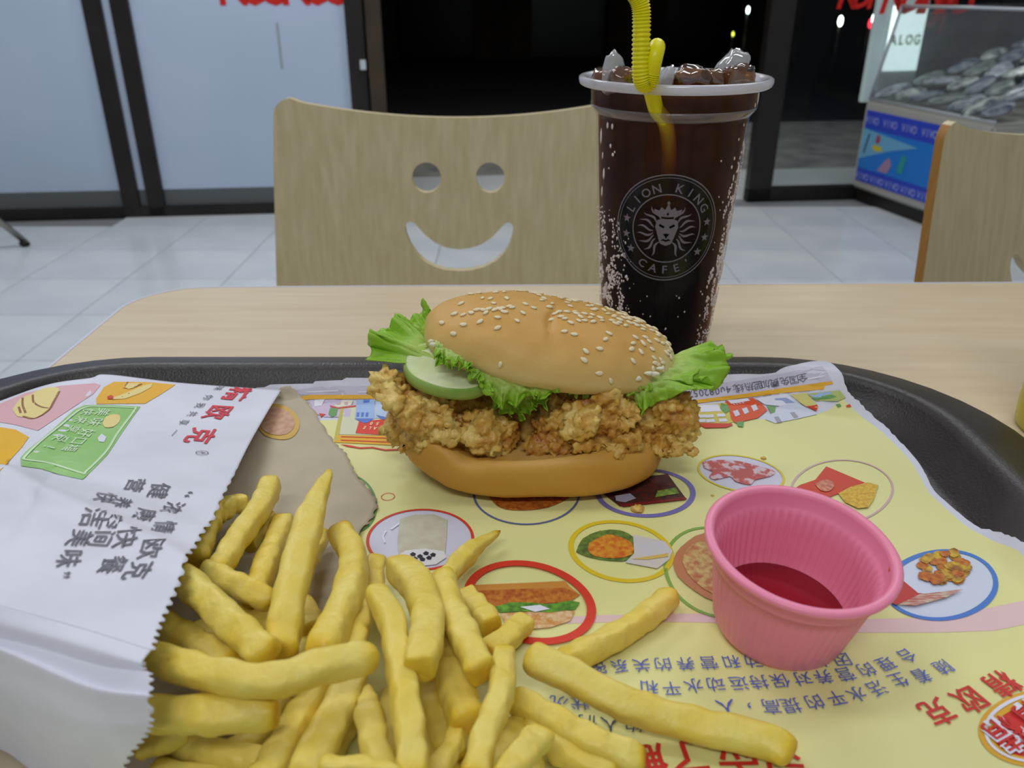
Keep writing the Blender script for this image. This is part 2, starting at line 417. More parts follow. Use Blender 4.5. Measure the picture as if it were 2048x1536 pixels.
# ------------------------------------------------------------ chairs
m_ply = wood('birch_plywood', L(212, 198, 158), L(196, 180, 138), (150, 150, 6), rough=.45)
m_plyedge = mat('plywood_edge', L(178, 128, 58), .6, L(140, 96, 40), 80, stretch=(1, 30, .3))
def chair(loc, rz, label, lean=.15):
    t = thing('dining_chair', loc, label, 'chair', None); t.rotation_euler = (0, 0, 0)
    W, ZB, ZT = .2000, .36, .828
    mx = Matrix.Translation(loc) @ Matrix.Rotation(rz, 4, 'Z')
    # backrest outline with cut-outs: built as a 2D filled curve
    cu = bpy.data.curves.new('b', 'CURVE'); cu.dimensions = '2D'; cu.fill_mode = 'BOTH'; cu.extrude = .0052; cu.resolution_u = 6
    def spl(pts):
        s = cu.splines.new('POLY'); s.points.add(len(pts)-1)
        for q, p in zip(s.points, pts): q.co = (p[0], p[1], 0, 1)
        s.use_cyclic_u = True
    top = lambda x: ZT-.0255*(1-(x/W)**2)
    WB = W+.026
    out = [(-WB, ZB), (WB, ZB)]
    out += [(WB-.026*(z-ZB)/(ZT-ZB), z) for z in [ZB+.1, ZB+.2, ZB+.3, ZT-.06]]
    out += [(W-.018+.018*math.cos(a), ZT-.020+.018*math.sin(a)) for a in [math.pi/2*i/6 for i in range(7)]]
    out += [(x, top(x)) for x in [W-.03-(2*W-.06)*i/24 for i in range(25)]]
    out += [(-W+.018-.018*math.sin(a), ZT-.020+.018*math.cos(a)) for a in [math.pi/2*i/6 for i in range(7)]]
    out += [(-WB+.026*(z-ZB)/(ZT-ZB), z) for z in [ZT-.06, ZB+.3, ZB+.2, ZB+.1]]
    spl(out)
    for ex in (-.0368, .0368):
        spl([(ex+.0168*math.cos(a), .7375+.0168*math.sin(a)) for a in [2*math.pi*i/28 for i in range(28)]])
    raw = [(812, 755), (818, 795), (838, 850), (870, 900), (912, 943), (960, 972), (1030, 995), (1110, 1002), (1190, 996), (1260, 977), (1320, 945), (1370, 900), (1402, 850), (1420, 795), (1425, 755), (1414, 734), (1395, 728), (1372, 738), (1345, 768), (1300, 815), (1240, 853), (1180, 873), (1110, 880), (1040, 870), (980, 843), (925, 800), (885, 752), (865, 732), (840, 724), (820, 734)]
    sm = [((X-1118)/4810, .7375-(Y-489)/4780) for X, Y in raw]
    spl(sm)
    o = bpy.data.objects.new('b', cu); COL.objects.link(o)
    dg = bpy.context.evaluated_depsgraph_get(); me = bpy.data.meshes.new_from_object(o.evaluated_get(dg)); bpy.data.objects.remove(o); bpy.data.curves.remove(cu)
    bb = bmesh.new(); bb.from_mesh(me); bmesh.ops.triangulate(bb, faces=bb.faces[:])
    for k in range(-19, 20):
        bmesh.ops.bisect_plane(bb, geom=bb.verts[:]+bb.edges[:]+bb.faces[:], plane_co=(W*k/20+.0013, 0, 0), plane_no=(1, 0, 0))
    bmesh.ops.triangulate(bb, faces=[q for q in bb.faces if len(q.verts) > 4])
    bb.to_mesh(me); bb.free()
    for v in me.vertices:
        x, z, d = v.co; v.co = mx @ Vector((x, d-.030*(x/W)**2+lean*(z-.45), z))
    me.materials.clear(); me.materials.append(m_ply); me.materials.append(m_plyedge)
    for p in me.polygons:
        lc = mx.inverted() @ p.center; p.material_index = 1 if abs(lc.x) > W-.010 and abs((mx.to_3x3().inverted() @ p.normal).x) > .6 else 0
    b = bpy.data.objects.new('backrest', me); COL.objects.link(b); b.parent = t; b.matrix_parent_inverse = t.matrix_basis.inverted()
    s = box((-W+.01, -.42, .435), (W-.01, .0, .450), .005); xf(s, mx); bm_obj('seat', s, m_ply, t)
    for sx in (-1, 1):
        for yy in (-.38, .0):
            q = [mx @ Vector(p) for p in ((sx*(W-.04), yy*.9, .435), (sx*(W-.02), yy*1.05+(.03 if yy == 0 else 0), 0.0))]
            tube_obj('leg', q, .011, m_steel, t)
        q = [mx @ Vector(p) for p in ((sx*.1, -.1, .428), (sx*.1, .02, .428), (sx*.1, .036, .44), (sx*.1, .04, .6))]
        tube_obj('back_frame', [tuple(p) for p in cr(q, 14)], .009, m_steel, t) if False else None
    return t
chair((-.062, .925, 0), 0, 'pale plywood chair with a smiling face cut in its back, behind the burger')
chair((.580, .820, 0), math.radians(20), 'pale plywood chair cropped at the right edge, turned sideways in front of the freezer', .13)
st = thing('stool', (-2.3, 3.05, 0), 'metal legged stool cropped by the left edge, only a slanting leg in view', 'stool')
f1 = at_f(55, 492); up = at_y(-20, 330, 3.05)
m_rub = mat('black_rubber', L(18, 18, 18), .7)
ctr = Vector((-2.35, 2.95, 0))
for fp in (f1, Vector((-2.02, 2.86, 0)), Vector((-2.8, 3.2, 0)), Vector((-2.75, 2.6, 0))):
    topp = Vector((ctr.x+(fp.x-ctr.x)*.35, ctr.y+(fp.y-ctr.y)*.35, .45))
    q = tube_obj('leg', [fp+Vector((0, 0, .012)), topp], .012, m_steel, st)
    tube_obj('rubber_foot', [fp, fp+(topp-fp)*.05], .016, m_rub, q)
v, f = lathe([(0, .445), (.17, .445), (.175, .455), (.17, .47), (0, .472)], 32, (ctr.x, ctr.y, 0)); mesh_obj('seat', v, f, m_ply, st, True)

# ------------------------------------------------------------ freezer
fz = thing('display_freezer', (2.1, 3.5, 0), 'ice-cream display freezer with blue printed side, behind the right chair', 'freezer')
fa = at_f(1697, 397); fb = at_f(1835, 449); ex = (fb-fa).normalized(); nx = Vector((-ex.y, ex.x, 0))
if nx.x < 0: nx = -nx           # ex: along the side towards the camera, nx: into the body (to the right)
FM = Matrix(((ex.x, nx.x, 0, fa.x), (ex.y, nx.y, 0, fa.y), (0, 0, 1, 0), (0, 0, 0, 1)))
def fbox(name, lo, hi, m, bevel=.004, parent=fz):
    b = box(lo, hi, bevel); xf(b, FM); return bm_obj(name, b, m, parent)
m_wp = mat('white_plastic', L(170, 168, 160), .4); m_blue = mat('freezer_blue', L(50, 72, 190), .4)
fbox('base', (.02, .02, 0), (.78, 1.0, .06), m_black)
body = fbox('body', (0, 0, .06), (.8, 1.1, .46), m_wp, .012)
pan = fbox('printed_panel', (.03, -.004, .10), (.77, .001, .42), m_blue, 0)
def fpoly(name, pts, m, d): mesh_obj(name, [FM @ Vector((a, -.004-d, z)) for a, z in pts], [tuple(range(len(pts)))], m, pan)
fpoly('printed_sky', [(.03, .16), (.03, .34), (.77, .34), (.77, .16)], mat('print_sky', L(38, 120, 205), .4), .001)
fpoly('printed_beam', [(.03, .20), (.03, .34), (.42, .31), (.25, .27)], mat('print_cyan', L(110, 170, 205), .4), .002)
fpoly('printed_pole', [(.055, .23), (.075, .32), (.085, .32), (.065, .23)], mat('print_dark', L(30, 35, 60), .4), .003)
fpoly('printed_fruit', [(.11, .265), (.14, .25), (.19, .26), (.18, .275), (.13, .28)], mat('print_yellow', L(200, 185, 60), .4), .003)
fpoly('printed_berry', [(.13, .29), (.15, .285), (.165, .30), (.155, .325), (.14, .325)], mat('print_red', L(165, 60, 90), .4), .003)
fpoly('printed_cone', [(.18, .17), (.25, .17), (.27, .21), (.25, .24), (.22, .22)], mat('print_rose', L(165, 130, 160), .4), .003)
fpoly('printed_ice', [(.31, .19), (.35, .185), (.36, .26), (.33, .27)], mat('print_teal', L(50, 150, 150), .4), .003)
m_pl = mat('print_pale', L(150, 160, 225), .4)
V = []; F = []
for zc, xs in ((.38, (.08, .21, .34, .47, .6)), (.125, (.08, .19, .30, .41, .52))):
    for xc in xs:
        for k, ch in enumerate('VIVO'):
            vs, fs = glyph(ch, .02); b0 = len(V)
            for q in vs: V.append(FM @ Vector((xc+(k-1.5)*.024+q.x*.038, -.0075, zc+q.y*.045)))
            F += [tuple(a+b0 for a in g) for g in fs]
mesh_obj('lettering', V, F, m_pl, pan)
m_fg = clear('freezer_glass', (.88, .9, .9, 1), .10, .06, milk=.06)
def fquad(name, pts, m, th=.008, parent=fz):
    P = [FM @ Vector(p) for p in pts]; n = (P[1]-P[0]).cross(P[2]-P[0]).normalized()*th
    mesh_obj(name, P+[p+n for p in P], [(3, 2, 1, 0), (4, 5, 6, 7), (0, 1, 5, 4), (1, 2, 6, 5), (2, 3, 7, 6), (3, 0, 4, 7)], m, parent)
fquad('glass_side', [(.0, .02, .46), (.78, .02, .46), (.78, .10, .86), (.0, .10, .86)], m_fg)
fquad('glass_lid', [(.0, .10, .86), (.78, .10, .86), (.78, .95, .88), (.0, .95, .88)], m_fg)
fquad('glass_end', [(.0, .02, .46), (.0, .10, .86), (.0, .95, .88), (.0, 1.05, .46)], m_fg)
m_wf = mat('white_frame', L(190, 195, 200), .3)
for a, b in (((.0, .02, .46), (.0, .10, .86)), ((.0, .10, .86), (.78, .10, .86)), ((.30, .12, .86), (.30, .6, .87)), ((.0, 0.02, .465), (.78, 0.02, .465))):
    tube_obj('frame_rail', [FM @ Vector(a), FM @ Vector(b)], .007, m_wf, fz, 8)
m_sign = mat('lit_sign', L(230, 240, 235), .4, emis=(.9, 1, .95, 1), estr=2.2)
sg = thing('light_box', FM @ Vector((-.1, .3, 0)), 'white lit panel with green lettering standing behind the freezer end', 'sign')
sb = box((-.10, .10, .44), (-.07, .30, 1.0), .004); xf(sb, FM); bm_obj('panel', sb, mat('sign_white', L(215, 222, 220), .4, emis=(.9, 1, .95, 1), estr=.12), sg)
sb = box((-.069, .11, .58), (-.064, .29, .86), 0); xf(sb, FM); bm_obj('light_panel', sb, m_sign, sg)
sb = box((-.10, .03, .44), (-.07, .09, 1.0), .004); xf(sb, FM); bm_obj('side_strip', sb, mat('sign_white_side', L(215, 222, 220), .4, emis=(.9, 1, .95, 1), estr=.2), sg)
V = []; F = []
for k, ch in enumerate('ALOG'):
    vs, fs = glyph(ch, .03); b0 = len(V)
    for q in vs: V.append(FM @ Vector((-.062, .135+.042*k+q.x*.05, .715+q.y*.06)))
    F += [tuple(a+b0 for a in g) for g in fs]
mesh_obj('lettering', V, F, mat('lime_print', L(120, 150, 20), .6), sg)
# packets in the freezer
area('freezer_fill_light', FM @ Vector((.4, .45, .84)), .6, .05, .5, (.95, 1, 1))  # unseen light added under the lid to brighten the packets
m_pk = [mat('packet_%s' % n, c, .25, c2, 25, 2, spec=.7) for n, c, c2 in (('silver', L(185, 190, 195), L(110, 120, 130)), ('pale', L(225, 227, 222), L(95, 100, 108)), ('slate', L(80, 92, 115), L(150, 155, 160)), ('teal', L(80, 105, 100), L(150, 150, 150)))]
k = 0
for r in range(5):
    for c in range(7):
        a = .06+.11*c+random.uniform(-.01, .01); b_ = .10+.17*r+random.uniform(-.02, .02); z = .505+.05*r
        b = bmesh.new(); bmesh.ops.create_uvsphere(b, u_segments=14, v_segments=10, radius=1)
        for v in b.verts: v.co *= 1+.22*noise.noise(v.co*2+Vector((k*3, 0, 0)))+.08*noise.noise(v.co*6+Vector((k*3, 0, 0)))
        xf(b, FM @ Matrix.Translation((a, b_, z)) @ Matrix.Rotation(.35+random.uniform(-.15, .15), 4, 'X') @ Matrix.Rotation(random.uniform(-.5, .5), 4, 'Z') @ Matrix.Diagonal((.052, .080, .018, 1)))
        tag(bm_obj('ice_packet', b, m_pk[k % 4], None, True), 'grey and white wrapped packet heaped under the freezer glass', 'packet', 'wrapped packets in the display freezer'); k += 1
b = box((.03, .03, .40), (.77, 1.0, .465), 0); 
b.free()
#PART2
# ------------------------------------------------------------ tray
def rrect(x0, x1, y0, y1, r, z, k=10, rot=0):
    P = []
    for cx, cy, a0 in ((x1-r, y1-r, 0), (x0+r, y1-r, 90), (x0+r, y0+r, 180), (x1-r, y0+r, 270)):
        for i in range(k+1):
            a = math.radians(a0+90*i/k); P.append(Vector((cx+r*math.cos(a), cy+r*math.sin(a), z)))
    return P
m_tray = mat('dark_brown_tray', L(50, 43, 43), .38, L(38, 32, 32), 30, 4, bump=.25, bscale=900, spec=.45)
TRo = (-.279, .2200, .000, .393)
def ring(ins, z, r): return rrect(TRo[0]+ins, TRo[1]-ins, TRo[2]+ins, TRo[3]-ins*.72, r, TZ+z)
prof = [(.050, .0034, .045), (.046, .0042, .05), (.034, .0150, .062), (.0315, .0172, .066), (.028, .0180, .07), (.024, .0176, .074), (.003, .0135, .09), (.0005, .0125, .093), (0, .0105, .094), (.002, .010, .092), (.026, .0145, .072), (.0305, .0145, .068), (.046, .0012, .05), (.050, .0006, .045)]
V = []; F = []; rs = [ring(*p) for p in prof]; n = len(rs[0])
for r_ in rs: V += r_
for k in range(len(rs)-1):
    for i in range(n): F.append((k*n+i, (k+1)*n+i, (k+1)*n+(i+1) % n, k*n+(i+1) % n))
F.append(tuple(range(n))); F.append(tuple(reversed(range((len(rs)-1)*n, len(rs)*n))))
tray = mesh_obj('tray', V, F, m_tray, None, True)
tag(tray, 'dark brown plastic serving tray with rounded corners on the wooden table', 'tray')
def sdf(x, y, x0, x1, y0, y1, r):
    qx = abs(x-(x0+x1)/2)-(x1-x0)/2+r; qy = abs(y-(y0+y1)/2)-(y1-y0)/2+r
    return math.hypot(max(qx, 0), max(qy, 0))+min(max(qx, qy), 0)-r
TRB = bvh_of(tray)
_tz = {}
def trayz1(x, y):
    k = (round(x, 3), round(y, 3))
    if k not in _tz:
        p, n_, i_, d_ = TRB.ray_cast(Vector((k[0], k[1], TZ+.1)), Vector((0, 0, -1))); _tz[k] = (p.z-TZ) if p is not None and p.z > TZ+.001 else .0125
    return _tz[k]
def trayz(x, y):
    if .13 > x > -.2 and .05 < y < .33: return .0034
    return max(max(trayz1(x+dx*.003, y+dy*.003) for dx, dy in ((0, 0), (1, 0), (-1, 0), (0, 1), (0, -1), (1, 1))), .5*trayz1(x, y)+.5*sum(trayz1(x+dx*.006, y+dy*.006) for dx, dy in ((1, 0), (-1, 0), (0, 1), (0, -1)))/4)
def matz(x, y):
    b = trayz(x, y)+.0009
    e = max(0, (x-.135)/.04)
    b += .0016*max(0, min(1, e))*(1+math.sin(y*75+1.0))*.9
    b += .0003*(1+noise.noise(Vector((x*30, y*30, 0))))
    return b
# ------------------------------------------------------------ placemat
m_matw = mat('placemat_paper', L(214, 214, 228), .5, bump=.1, bscale=60)
m_maty = mat('placemat_yellow', L(226, 223, 158), .5, L(228, 226, 150), 12, 3)
ctrl_r = [(1652, 722), (1690, 768), (1724, 806), (1775, 858), (1826, 908), (1850, 946), (1872, 985), (1935, 1040), (2005, 1066), (2070, 1105), (2200, 1240), (2420, 1500)]
Rw = [at_h(u, v, matz) for u, v in ctrl_r]
Rw.append(Vector((Rw[-1].x-.002, .06, 0)))
top_px = [(1652, 722), (1560, 738), (1480, 748), (1390, 757), (1200, 762), (1000, 762), (820, 760), (700, 757), (640, 762), (590, 768), (520, 775)]
Tw = [at_h(u, v, matz) for u, v in top_px]
Tw.append(Vector((-.17, .352, 0))); Tw.append(Vector((-.205, .335, 0)))
Lw = [Tw[-1], Vector((-.206, .26, 0)), Vector((-.206, .16, 0)), Vector((-.206, .06, 0))]
Bw_ = [Lw[-1], Vector((0, .06, 0)), Rw[-1]]
fT, fR, fL, fB = curve_fn(Tw[::-1]), curve_fn(Rw), curve_fn(Lw), curve_fn(Bw_)
vs, fs = coons(fT, fB, fL, fR, 110, 110)
for p in vs: p.z = TZ+matz(p.x, p.y)
pm = mesh_obj('placemat', vs, fs, m_matw, None, True)
tag(pm, 'printed paper placemat, mostly yellow with food pictures, lying in the tray', 'placemat')
MB = bvh_of(pm)
def surf_field(name, x0f, x1f, y0, y1, m, off, ny=60, nx=60):
    V = []; F = []
    for j in range(ny+1):
        y = y0+(y1-y0)*j/ny
        for i in range(nx+1):
            x = x0f(y)+(x1f(y)-x0f(y))*i/nx; V.append(drop(MB, Vector((x, y, TZ+matz(x, y)+.001)), Vector((0, 0, 1)), off))
    F = [(j*(nx+1)+i, j*(nx+1)+i+1, (j+1)*(nx+1)+i+1, (j+1)*(nx+1)+i) for j in range(ny) for i in range(nx)]
    return mesh_obj(name, V, F, m, pm)
# yellow field: inset from the paper edge; reuse the paper's own parametrisation
nu = 110
def sub_grid(name, s0, s1, t0, t1, m, off, edge=None):
    V = []; F = []; N = 100
    for j in range(N+1):
        for i in range(N+1):
            s = s0+(s1-s0)*i/N; t = t0+(t1-t0)*j/N
            if edge: t = edge(s, t)
            x = s*nu; y = t*nu; a, b = min(int(x), nu-1), min(int(y), nu-1); x -= a; y -= b
            g = lambda q, r: vs[r*(nu+1)+q]
            p = (g(a, b)*(1-x)+g(a+1, b)*x)*(1-y)+(g(a, b+1)*(1-x)+g(a+1, b+1)*x)*y
            V.append(p+Vector((0, 0, off)))
    F = [(j*(N+1)+i, (j+1)*(N+1)+i, (j+1)*(N+1)+i+1, j*(N+1)+i+1) for j in range(N) for i in range(N)]
    return mesh_obj(name, V, F, m, pm, True)
sub_grid('printed_field', .02, .992, .100, .985, m_maty, .00012)
C_ = lambda n, r, g, b, c2=None, sc=400, **k: mat(n, L(r, g, b), .5, L(*c2) if c2 else None, sc, 4, **k)
k_lav = C_('print_lavender', 196, 192, 212); k_or = C_('print_orange', 232, 176, 36); k_gry = C_('print_grey', 160, 160, 172)
k_wht = C_('print_white', 226, 226, 238); k_red = C_('print_red', 212, 62, 40); k_blu = C_('print_lightblue', 160, 188, 232)
k_dbl = C_('print_blue', 92, 122, 205); k_grn = C_('print_green', 104, 158, 88); k_pnk = C_('print_pink', 228, 196, 196)
k_brn = C_('print_crust', 196, 118, 42, (150, 70, 20), 700); k_mag = C_('print_mauve', 206, 170, 172); k_tan = C_('print_tan', 214, 186, 120)
k_txt = C_('print_text_blue', 84, 100, 190); k_txd = C_('print_text_dark', 62, 70, 96); k_rtx = C_('print_text_red', 205, 48, 40); k_ppl = C_('print_purple', 120, 112, 178)
k_dk = C_('print_dark', 58, 40, 40, (100, 40, 30), 500); k_sal = C_('print_meat', 192, 84, 78, (214, 190, 200), 260, lo=.5, hi=.6); k_yel = C_('print_fries', 225, 190, 60, (200, 150, 30), 700)
k_paley = C_('print_paleyellow', 236, 232, 176)
PO = lambda name, pts, m, off=.0003, sm=0: poly_on(name, MB, pts, m, pm, off, sm)
# road and kerb bands
PO('printed_road', [(560, 785), (640, 773), (760, 772), (900, 776), (1000, 778), (1150, 777), (1300, 776), (1382, 775), (1480, 761), (1560, 748), (1645, 733), (1652, 742), (1665, 763), (1560, 778), (1480, 789), (1385, 802), (1300, 800), (1150, 799), (1000, 799), (860, 795), (740, 790), (620, 790), (566, 800)], k_lav)
PO('printed_road_lower', [(1655, 749), (1665, 763), (1560, 778), (1480, 789), (1385, 802), (1385, 792), (1480, 778), (1560, 765)], C_('print_lavender2', 206, 200, 220), .00035)
PO('printed_kerb', [(560, 800), (620, 790), (740, 790), (860, 795), (1000, 799), (1150, 799), (1300, 802), (1385, 801), (1480, 789), (1560, 777), (1664, 762), (1666, 768), (1650, 772), (1648, 779), (1560, 787), (1470, 798), (1385, 809), (1300, 811), (1150, 808), (1000, 808), (860, 803), (740, 798), (624, 799), (562, 808)], k_or, .0004)
PO('printed_line', [(614, 784), (676, 780), (678, 783), (614, 786)], k_wht, .0005); PO('printed_line', [(716, 784), (800, 781), (800, 784), (716, 786)], k_wht, .0005)
PO('printed_line', [(1615, 757), (1656, 750), (1658, 753), (1616, 760)], k_wht, .0005)
# town drawing, left
PO('printed_house', [(618, 800), (706, 800), (700, 835), (650, 835), (630, 828)], C_('print_lilac', 205, 188, 214))
PO('printed_house', [(630, 800), (650, 799), (644, 812), (628, 815)], k_wht, .0004)
PO('printed_block', [(688, 812), (800, 812), (805, 872), (676, 870)], C_('print_beige', 214, 214, 182))
PO('printed_block_side', [(688, 814), (676, 885), (668, 880), (682, 814)], C_('print_olive', 196, 186, 80), .0004)
PO('printed_wall', [(664, 801), (707, 801), (702, 812), (676, 816), (664, 811)], C_('print_cream', 230, 226, 205), .00045)
PO('printed_roof', [(660, 812), (676, 817), (712, 812), (712, 815), (678, 819), (661, 816)], k_red, .0005)
PO('printed_tree', [(660, 818), (676, 818), (673, 832), (664, 836), (657, 830)], k_grn, .0005)
PO('printed_flag', [(638, 828), (652, 830), (642, 836)], k_red, .0005)
PO('printed_house', [(714, 800), (750, 799), (748, 840), (735, 850), (710, 840)], k_blu, .00045)
PO('printed_house', [(752, 800), (800, 800), (800, 836), (749, 838)], C_('print_skyblue', 186, 206, 236), .00045)
PO('printed_roof', [(710, 839), (747, 839), (738, 846), (728, 849)], k_dbl, .0006); PO('printed_door', [(727, 800), (740, 800), (739, 807), (727, 808)], k_dbl, .0006)
PO('printed_roof', [(752, 832), (780, 838), (782, 842), (764, 841)], k_dbl, .0006)
for x in (714, 723, 732): PO('printed_window', [(x, 827), (x+5, 827), (x+4, 835), (x-1, 835)], k_dbl, .0006)
for x in (674, 689): PO('printed_window', [(x, 806), (x+7, 806), (x+7, 811), (x, 811)], k_mag, .0006)
PO('printed_sign', [(718, 845), (750, 842), (776, 840), (771, 872), (711, 868)], C_('print_sign_red', 222, 62, 38), .0005)
PO('printed_step', [(672, 872), (805, 873), (805, 893), (668, 886)], k_or, .0004)
PO('printed_stripe', [(682, 874), (800, 878), (800, 880), (682, 876)], k_red, .0005); PO('printed_stripe', [(682, 881), (800, 886), (800, 888), (682, 883)], k_red, .0005)
PO('printed_garland', [(680, 890), (695, 891), (720, 896), (745, 895), (770, 900), (800, 899), (800, 902), (770, 903), (745, 898), (720, 899), (695, 895)], k_red, .0004)
text_on('lettering', MB, [('S', 760, 860), ('A', 750, 859.4), ('L', 740, 858.7), ('E', 729, 858)], .0020, k_paley, pm, .0007, .03, hs=1.9)
text_on('lettering', MB, [('5', 755, 850), ('0', 743, 849.5)], .0024, k_paley, pm, .0007, .03, hs=1.7)
# town drawing, right
PO('printed_block', [(1392, 812), (1455, 806), (1468, 845), (1440, 853), (1400, 852)], C_('print_olive2', 212, 196, 90), .0004)
PO('printed_wall', [(1398, 812), (1436, 810), (1442, 824), (1402, 826)], k_wht, .0005)
for x, y in ((1396, 832), (1410, 832), (1433, 830), (1394, 841), (1412, 841), (1437, 840)): PO('printed_window', [(x, y), (x+16, y-1), (x+18, y+5), (x+1, y+6)], k_wht, .0006)
PO('printed_roof', [(1392, 848), (1462, 849), (1466, 852), (1452, 857), (1410, 858)], k_red, .0006)
PO('printed_house', [(1450, 803), (1505, 796), (1524, 810), (1535, 822), (1515, 838), (1470, 848), (1462, 840), (1458, 820)], C_('print_vermilion', 220, 82, 36), .00055)
PO('printed_wall', [(1454, 802), (1494, 797), (1500, 803), (1462, 810)], k_wht, .0007)
for x, y in ((1465, 825), (1483, 820), (1501, 814)): PO('printed_window', [(x, y), (x+10, y-3), (x+15, y+7), (x+6, y+11)], C_('print_pane', 214, 214, 228), .0007)
text_on('lettering', MB, [('P', 1485, 808), ('O', 1479, 809), ('S', 1473, 810), ('T', 1467, 811)], .0014, k_wht, pm, .0008, .03, hs=1.7)
PO('printed_tree', [(1442, 808), (1455, 812), (1460, 824), (1450, 829), (1440, 818)], k_grn, .0006); PO('printed_tree', [(1533, 813), (1551, 815), (1550, 826), (1542, 829)], k_grn, .0006)
PO('printed_tree', [(1472, 846), (1488, 845), (1486, 856), (1476, 855)], k_grn, .0006)
PO('printed_shop', [(1510, 797), (1574, 788), (1590, 806), (1560, 814), (1530, 811)], k_wht, .0005); PO('printed_awning', [(1518, 800), (1572, 796), (1590, 806), (1550, 812), (1545, 806)], C_('print_shadeblue', 150, 160, 205), .0006)
PO('printed_pavement', [(1530, 840), (1560, 812), (1592, 806), (1635, 830), (1590, 840), (1550, 848)], C_('print_paleblue', 208, 214, 232), .00045)
PO('printed_tower', [(1580, 790), (1612, 786), (1636, 812), (1634, 822), (1612, 815)], C_('print_khaki', 212, 204, 120), .0005); PO('printed_roof', [(1608, 812), (1634, 810), (1636, 816), (1632, 824)], k_red, .0006)
PO('printed_garden', [(1614, 788), (1680, 781), (1692, 796), (1678, 803), (1632, 802)], C_('print_meadow', 178, 192, 110), .0005); PO('printed_pond', [(1616, 788), (1662, 784), (1664, 792), (1630, 797)], k_blu, .0006)
PO('printed_hedge', [(1622, 797), (1664, 790), (1676, 795), (1660, 798), (1632, 800)], k_grn, .0007)
PO('printed_car', [(1548, 836), (1556, 835), (1564, 846), (1555, 848)], k_gry, .0006); PO('printed_car', [(1580, 827), (1588, 826), (1597, 836), (1588, 838)], k_gry, .0006)
PO('printed_bush', [(1672, 810), (1680, 808), (1684, 813), (1676, 815)], k_grn, .0006); PO('printed_bush', [(1692, 812), (1700, 809), (1704, 814), (1695, 816)], k_red, .0006)
tel = '全国免费加盟热线:4008205727'
ts = [(1605, 757), (1588, 760), (1569, 763), (1549, 766), (1531, 769), (1515, 771.5), (1498, 774), (1478, 777), (1467, 779), (1457, 780), (1445, 781.5), (1434, 783), (1423, 784), (1412, 785.3), (1402, 786.4), (1391, 787.5), (1381, 788.6), (1371, 789.6)]
text_on('lettering', MB, [(c, u, v) for c, (u, v) in zip(tel, ts)][:8], .0048, C_('print_text_grey', 92, 92, 100), pm, .0006, hs=.95)
text_on('lettering', MB, [(c, u, v) for c, (u, v) in zip(tel, ts)][8:], .0050, C_('print_text_grey2', 92, 92, 100), pm, .0006, hs=1.0)
# pink ribbon
PO('printed_ribbon', [(1100, 1236), (1190, 1232), (1300, 1228), (1420, 1228), (1560, 1236), (1700, 1240), (1850, 1236), (1950, 1222), (2048, 1202), (2140, 1185), (2140, 1230), (2048, 1250), (1990, 1262), (1880, 1266), (1700, 1266), (1560, 1260), (1420, 1246), (1300, 1244), (1190, 1246), (1100, 1250)], k_pnk, .0002)
# circles with pictures
CI = lambda *a, **k: circle_on('printed_ring', MB, *a, **k)
m_lil = C_('print_palelilac', 208, 206, 224)
CI((733, 1080), (949, 1076), (842, 1019), (838, 1143), .0011, k_red, pm, fill=m_lil)
PO('printed_glass', [(800, 1040), (830, 1032), (868, 1031), (895, 1042), (893, 1078), (890, 1110), (850, 1125), (798, 1118), (795, 1085)], C_('print_milktea', 200, 196, 176, (188, 182, 158), 200), .0006)
PO('printed_glass_rim', [(790, 1118), (812, 1104), (850, 1100), (888, 1106), (893, 1118), (872, 1132), (830, 1136), (796, 1130)], C_('print_foam', 222, 220, 222), .0007)
for x, y in ((812, 1118), (826, 1112), (840, 1116), (852, 1110), (866, 1113), (845, 1122), (830, 1121), (858, 1119)): PO('printed_pearl', [(x-6, y), (x, y-4), (x+6, y-1), (x+4, y+4), (x-3, y+4)], C_('print_pearl', 45, 45, 56), .0009)
for pts in ([(770, 1064), (764, 1075), (768, 1088), (772, 1088), (768, 1075), (774, 1064)], [(780, 1060), (800, 1046), (802, 1049), (784, 1062)]): PO('printed_handle', pts, k_wht, .0006)
CI((945, 990), (1160, 988), (1052, 925), (1055, 1048), .0009, C_('print_slate', 96, 104, 150), pm)
PO('printed_picture', [(975, 985), (1140, 985), (1110, 1012), (1060, 1022), (1010, 1020), (985, 1005)], k_brn, .0005, 3)
CI((1190, 985), (1391, 986), (1290, 938), (1292, 1036), .0022, k_ppl, pm)
PO('printed_picture', [(1200, 985), (1250, 960), (1320, 952), (1335, 950), (1372, 1000), (1240, 1015)], k_dk, .0006); PO('printed_leaf', [(1315, 985), (1352, 978), (1358, 990), (1310, 998)], C_('print_salad', 150, 182, 74, (90, 120, 50), 500), .0008)
PO('printed_rice', [(1230, 995), (1260, 990), (1272, 1000), (1250, 1008), (1232, 1005)], C_('print_rice', 170, 165, 185), .0008); PO('printed_edge', [(1240, 1012), (1371, 998), (1374, 1002), (1246, 1017)], C_('print_darkred', 130, 30, 32), .0008)
CI((1394, 940), (1568, 955), (1472, 911), (1492, 986), .0010, C_('print_mustard', 216, 196, 40), pm, fill=m_lil)
PO('printed_picture', [(1405, 925), (1440, 922), (1480, 925), (1530, 938), (1550, 946), (1540, 955), (1510, 962), (1500, 972), (1470, 965), (1460, 955), (1430, 962), (1418, 955), (1425, 945), (1408, 938)], k_sal, .0006, 2)
CI((1572, 990), (1780, 972), (1680, 919), (1700, 1045), .0009, k_mag, pm)
PO('printed_carton', [(1580, 985), (1600, 972), (1630, 962), (1652, 935), (1730, 968), (1700, 978), (1675, 990), (1650, 1000), (1600, 1005)], C_('print_carton', 206, 62, 34), .0006)
PO('printed_fries', [(1676, 990), (1700, 977), (1735, 968), (1757, 974), (1752, 985), (1748, 1000), (1736, 1018), (1715, 1020), (1690, 1008)], k_yel, .0008)
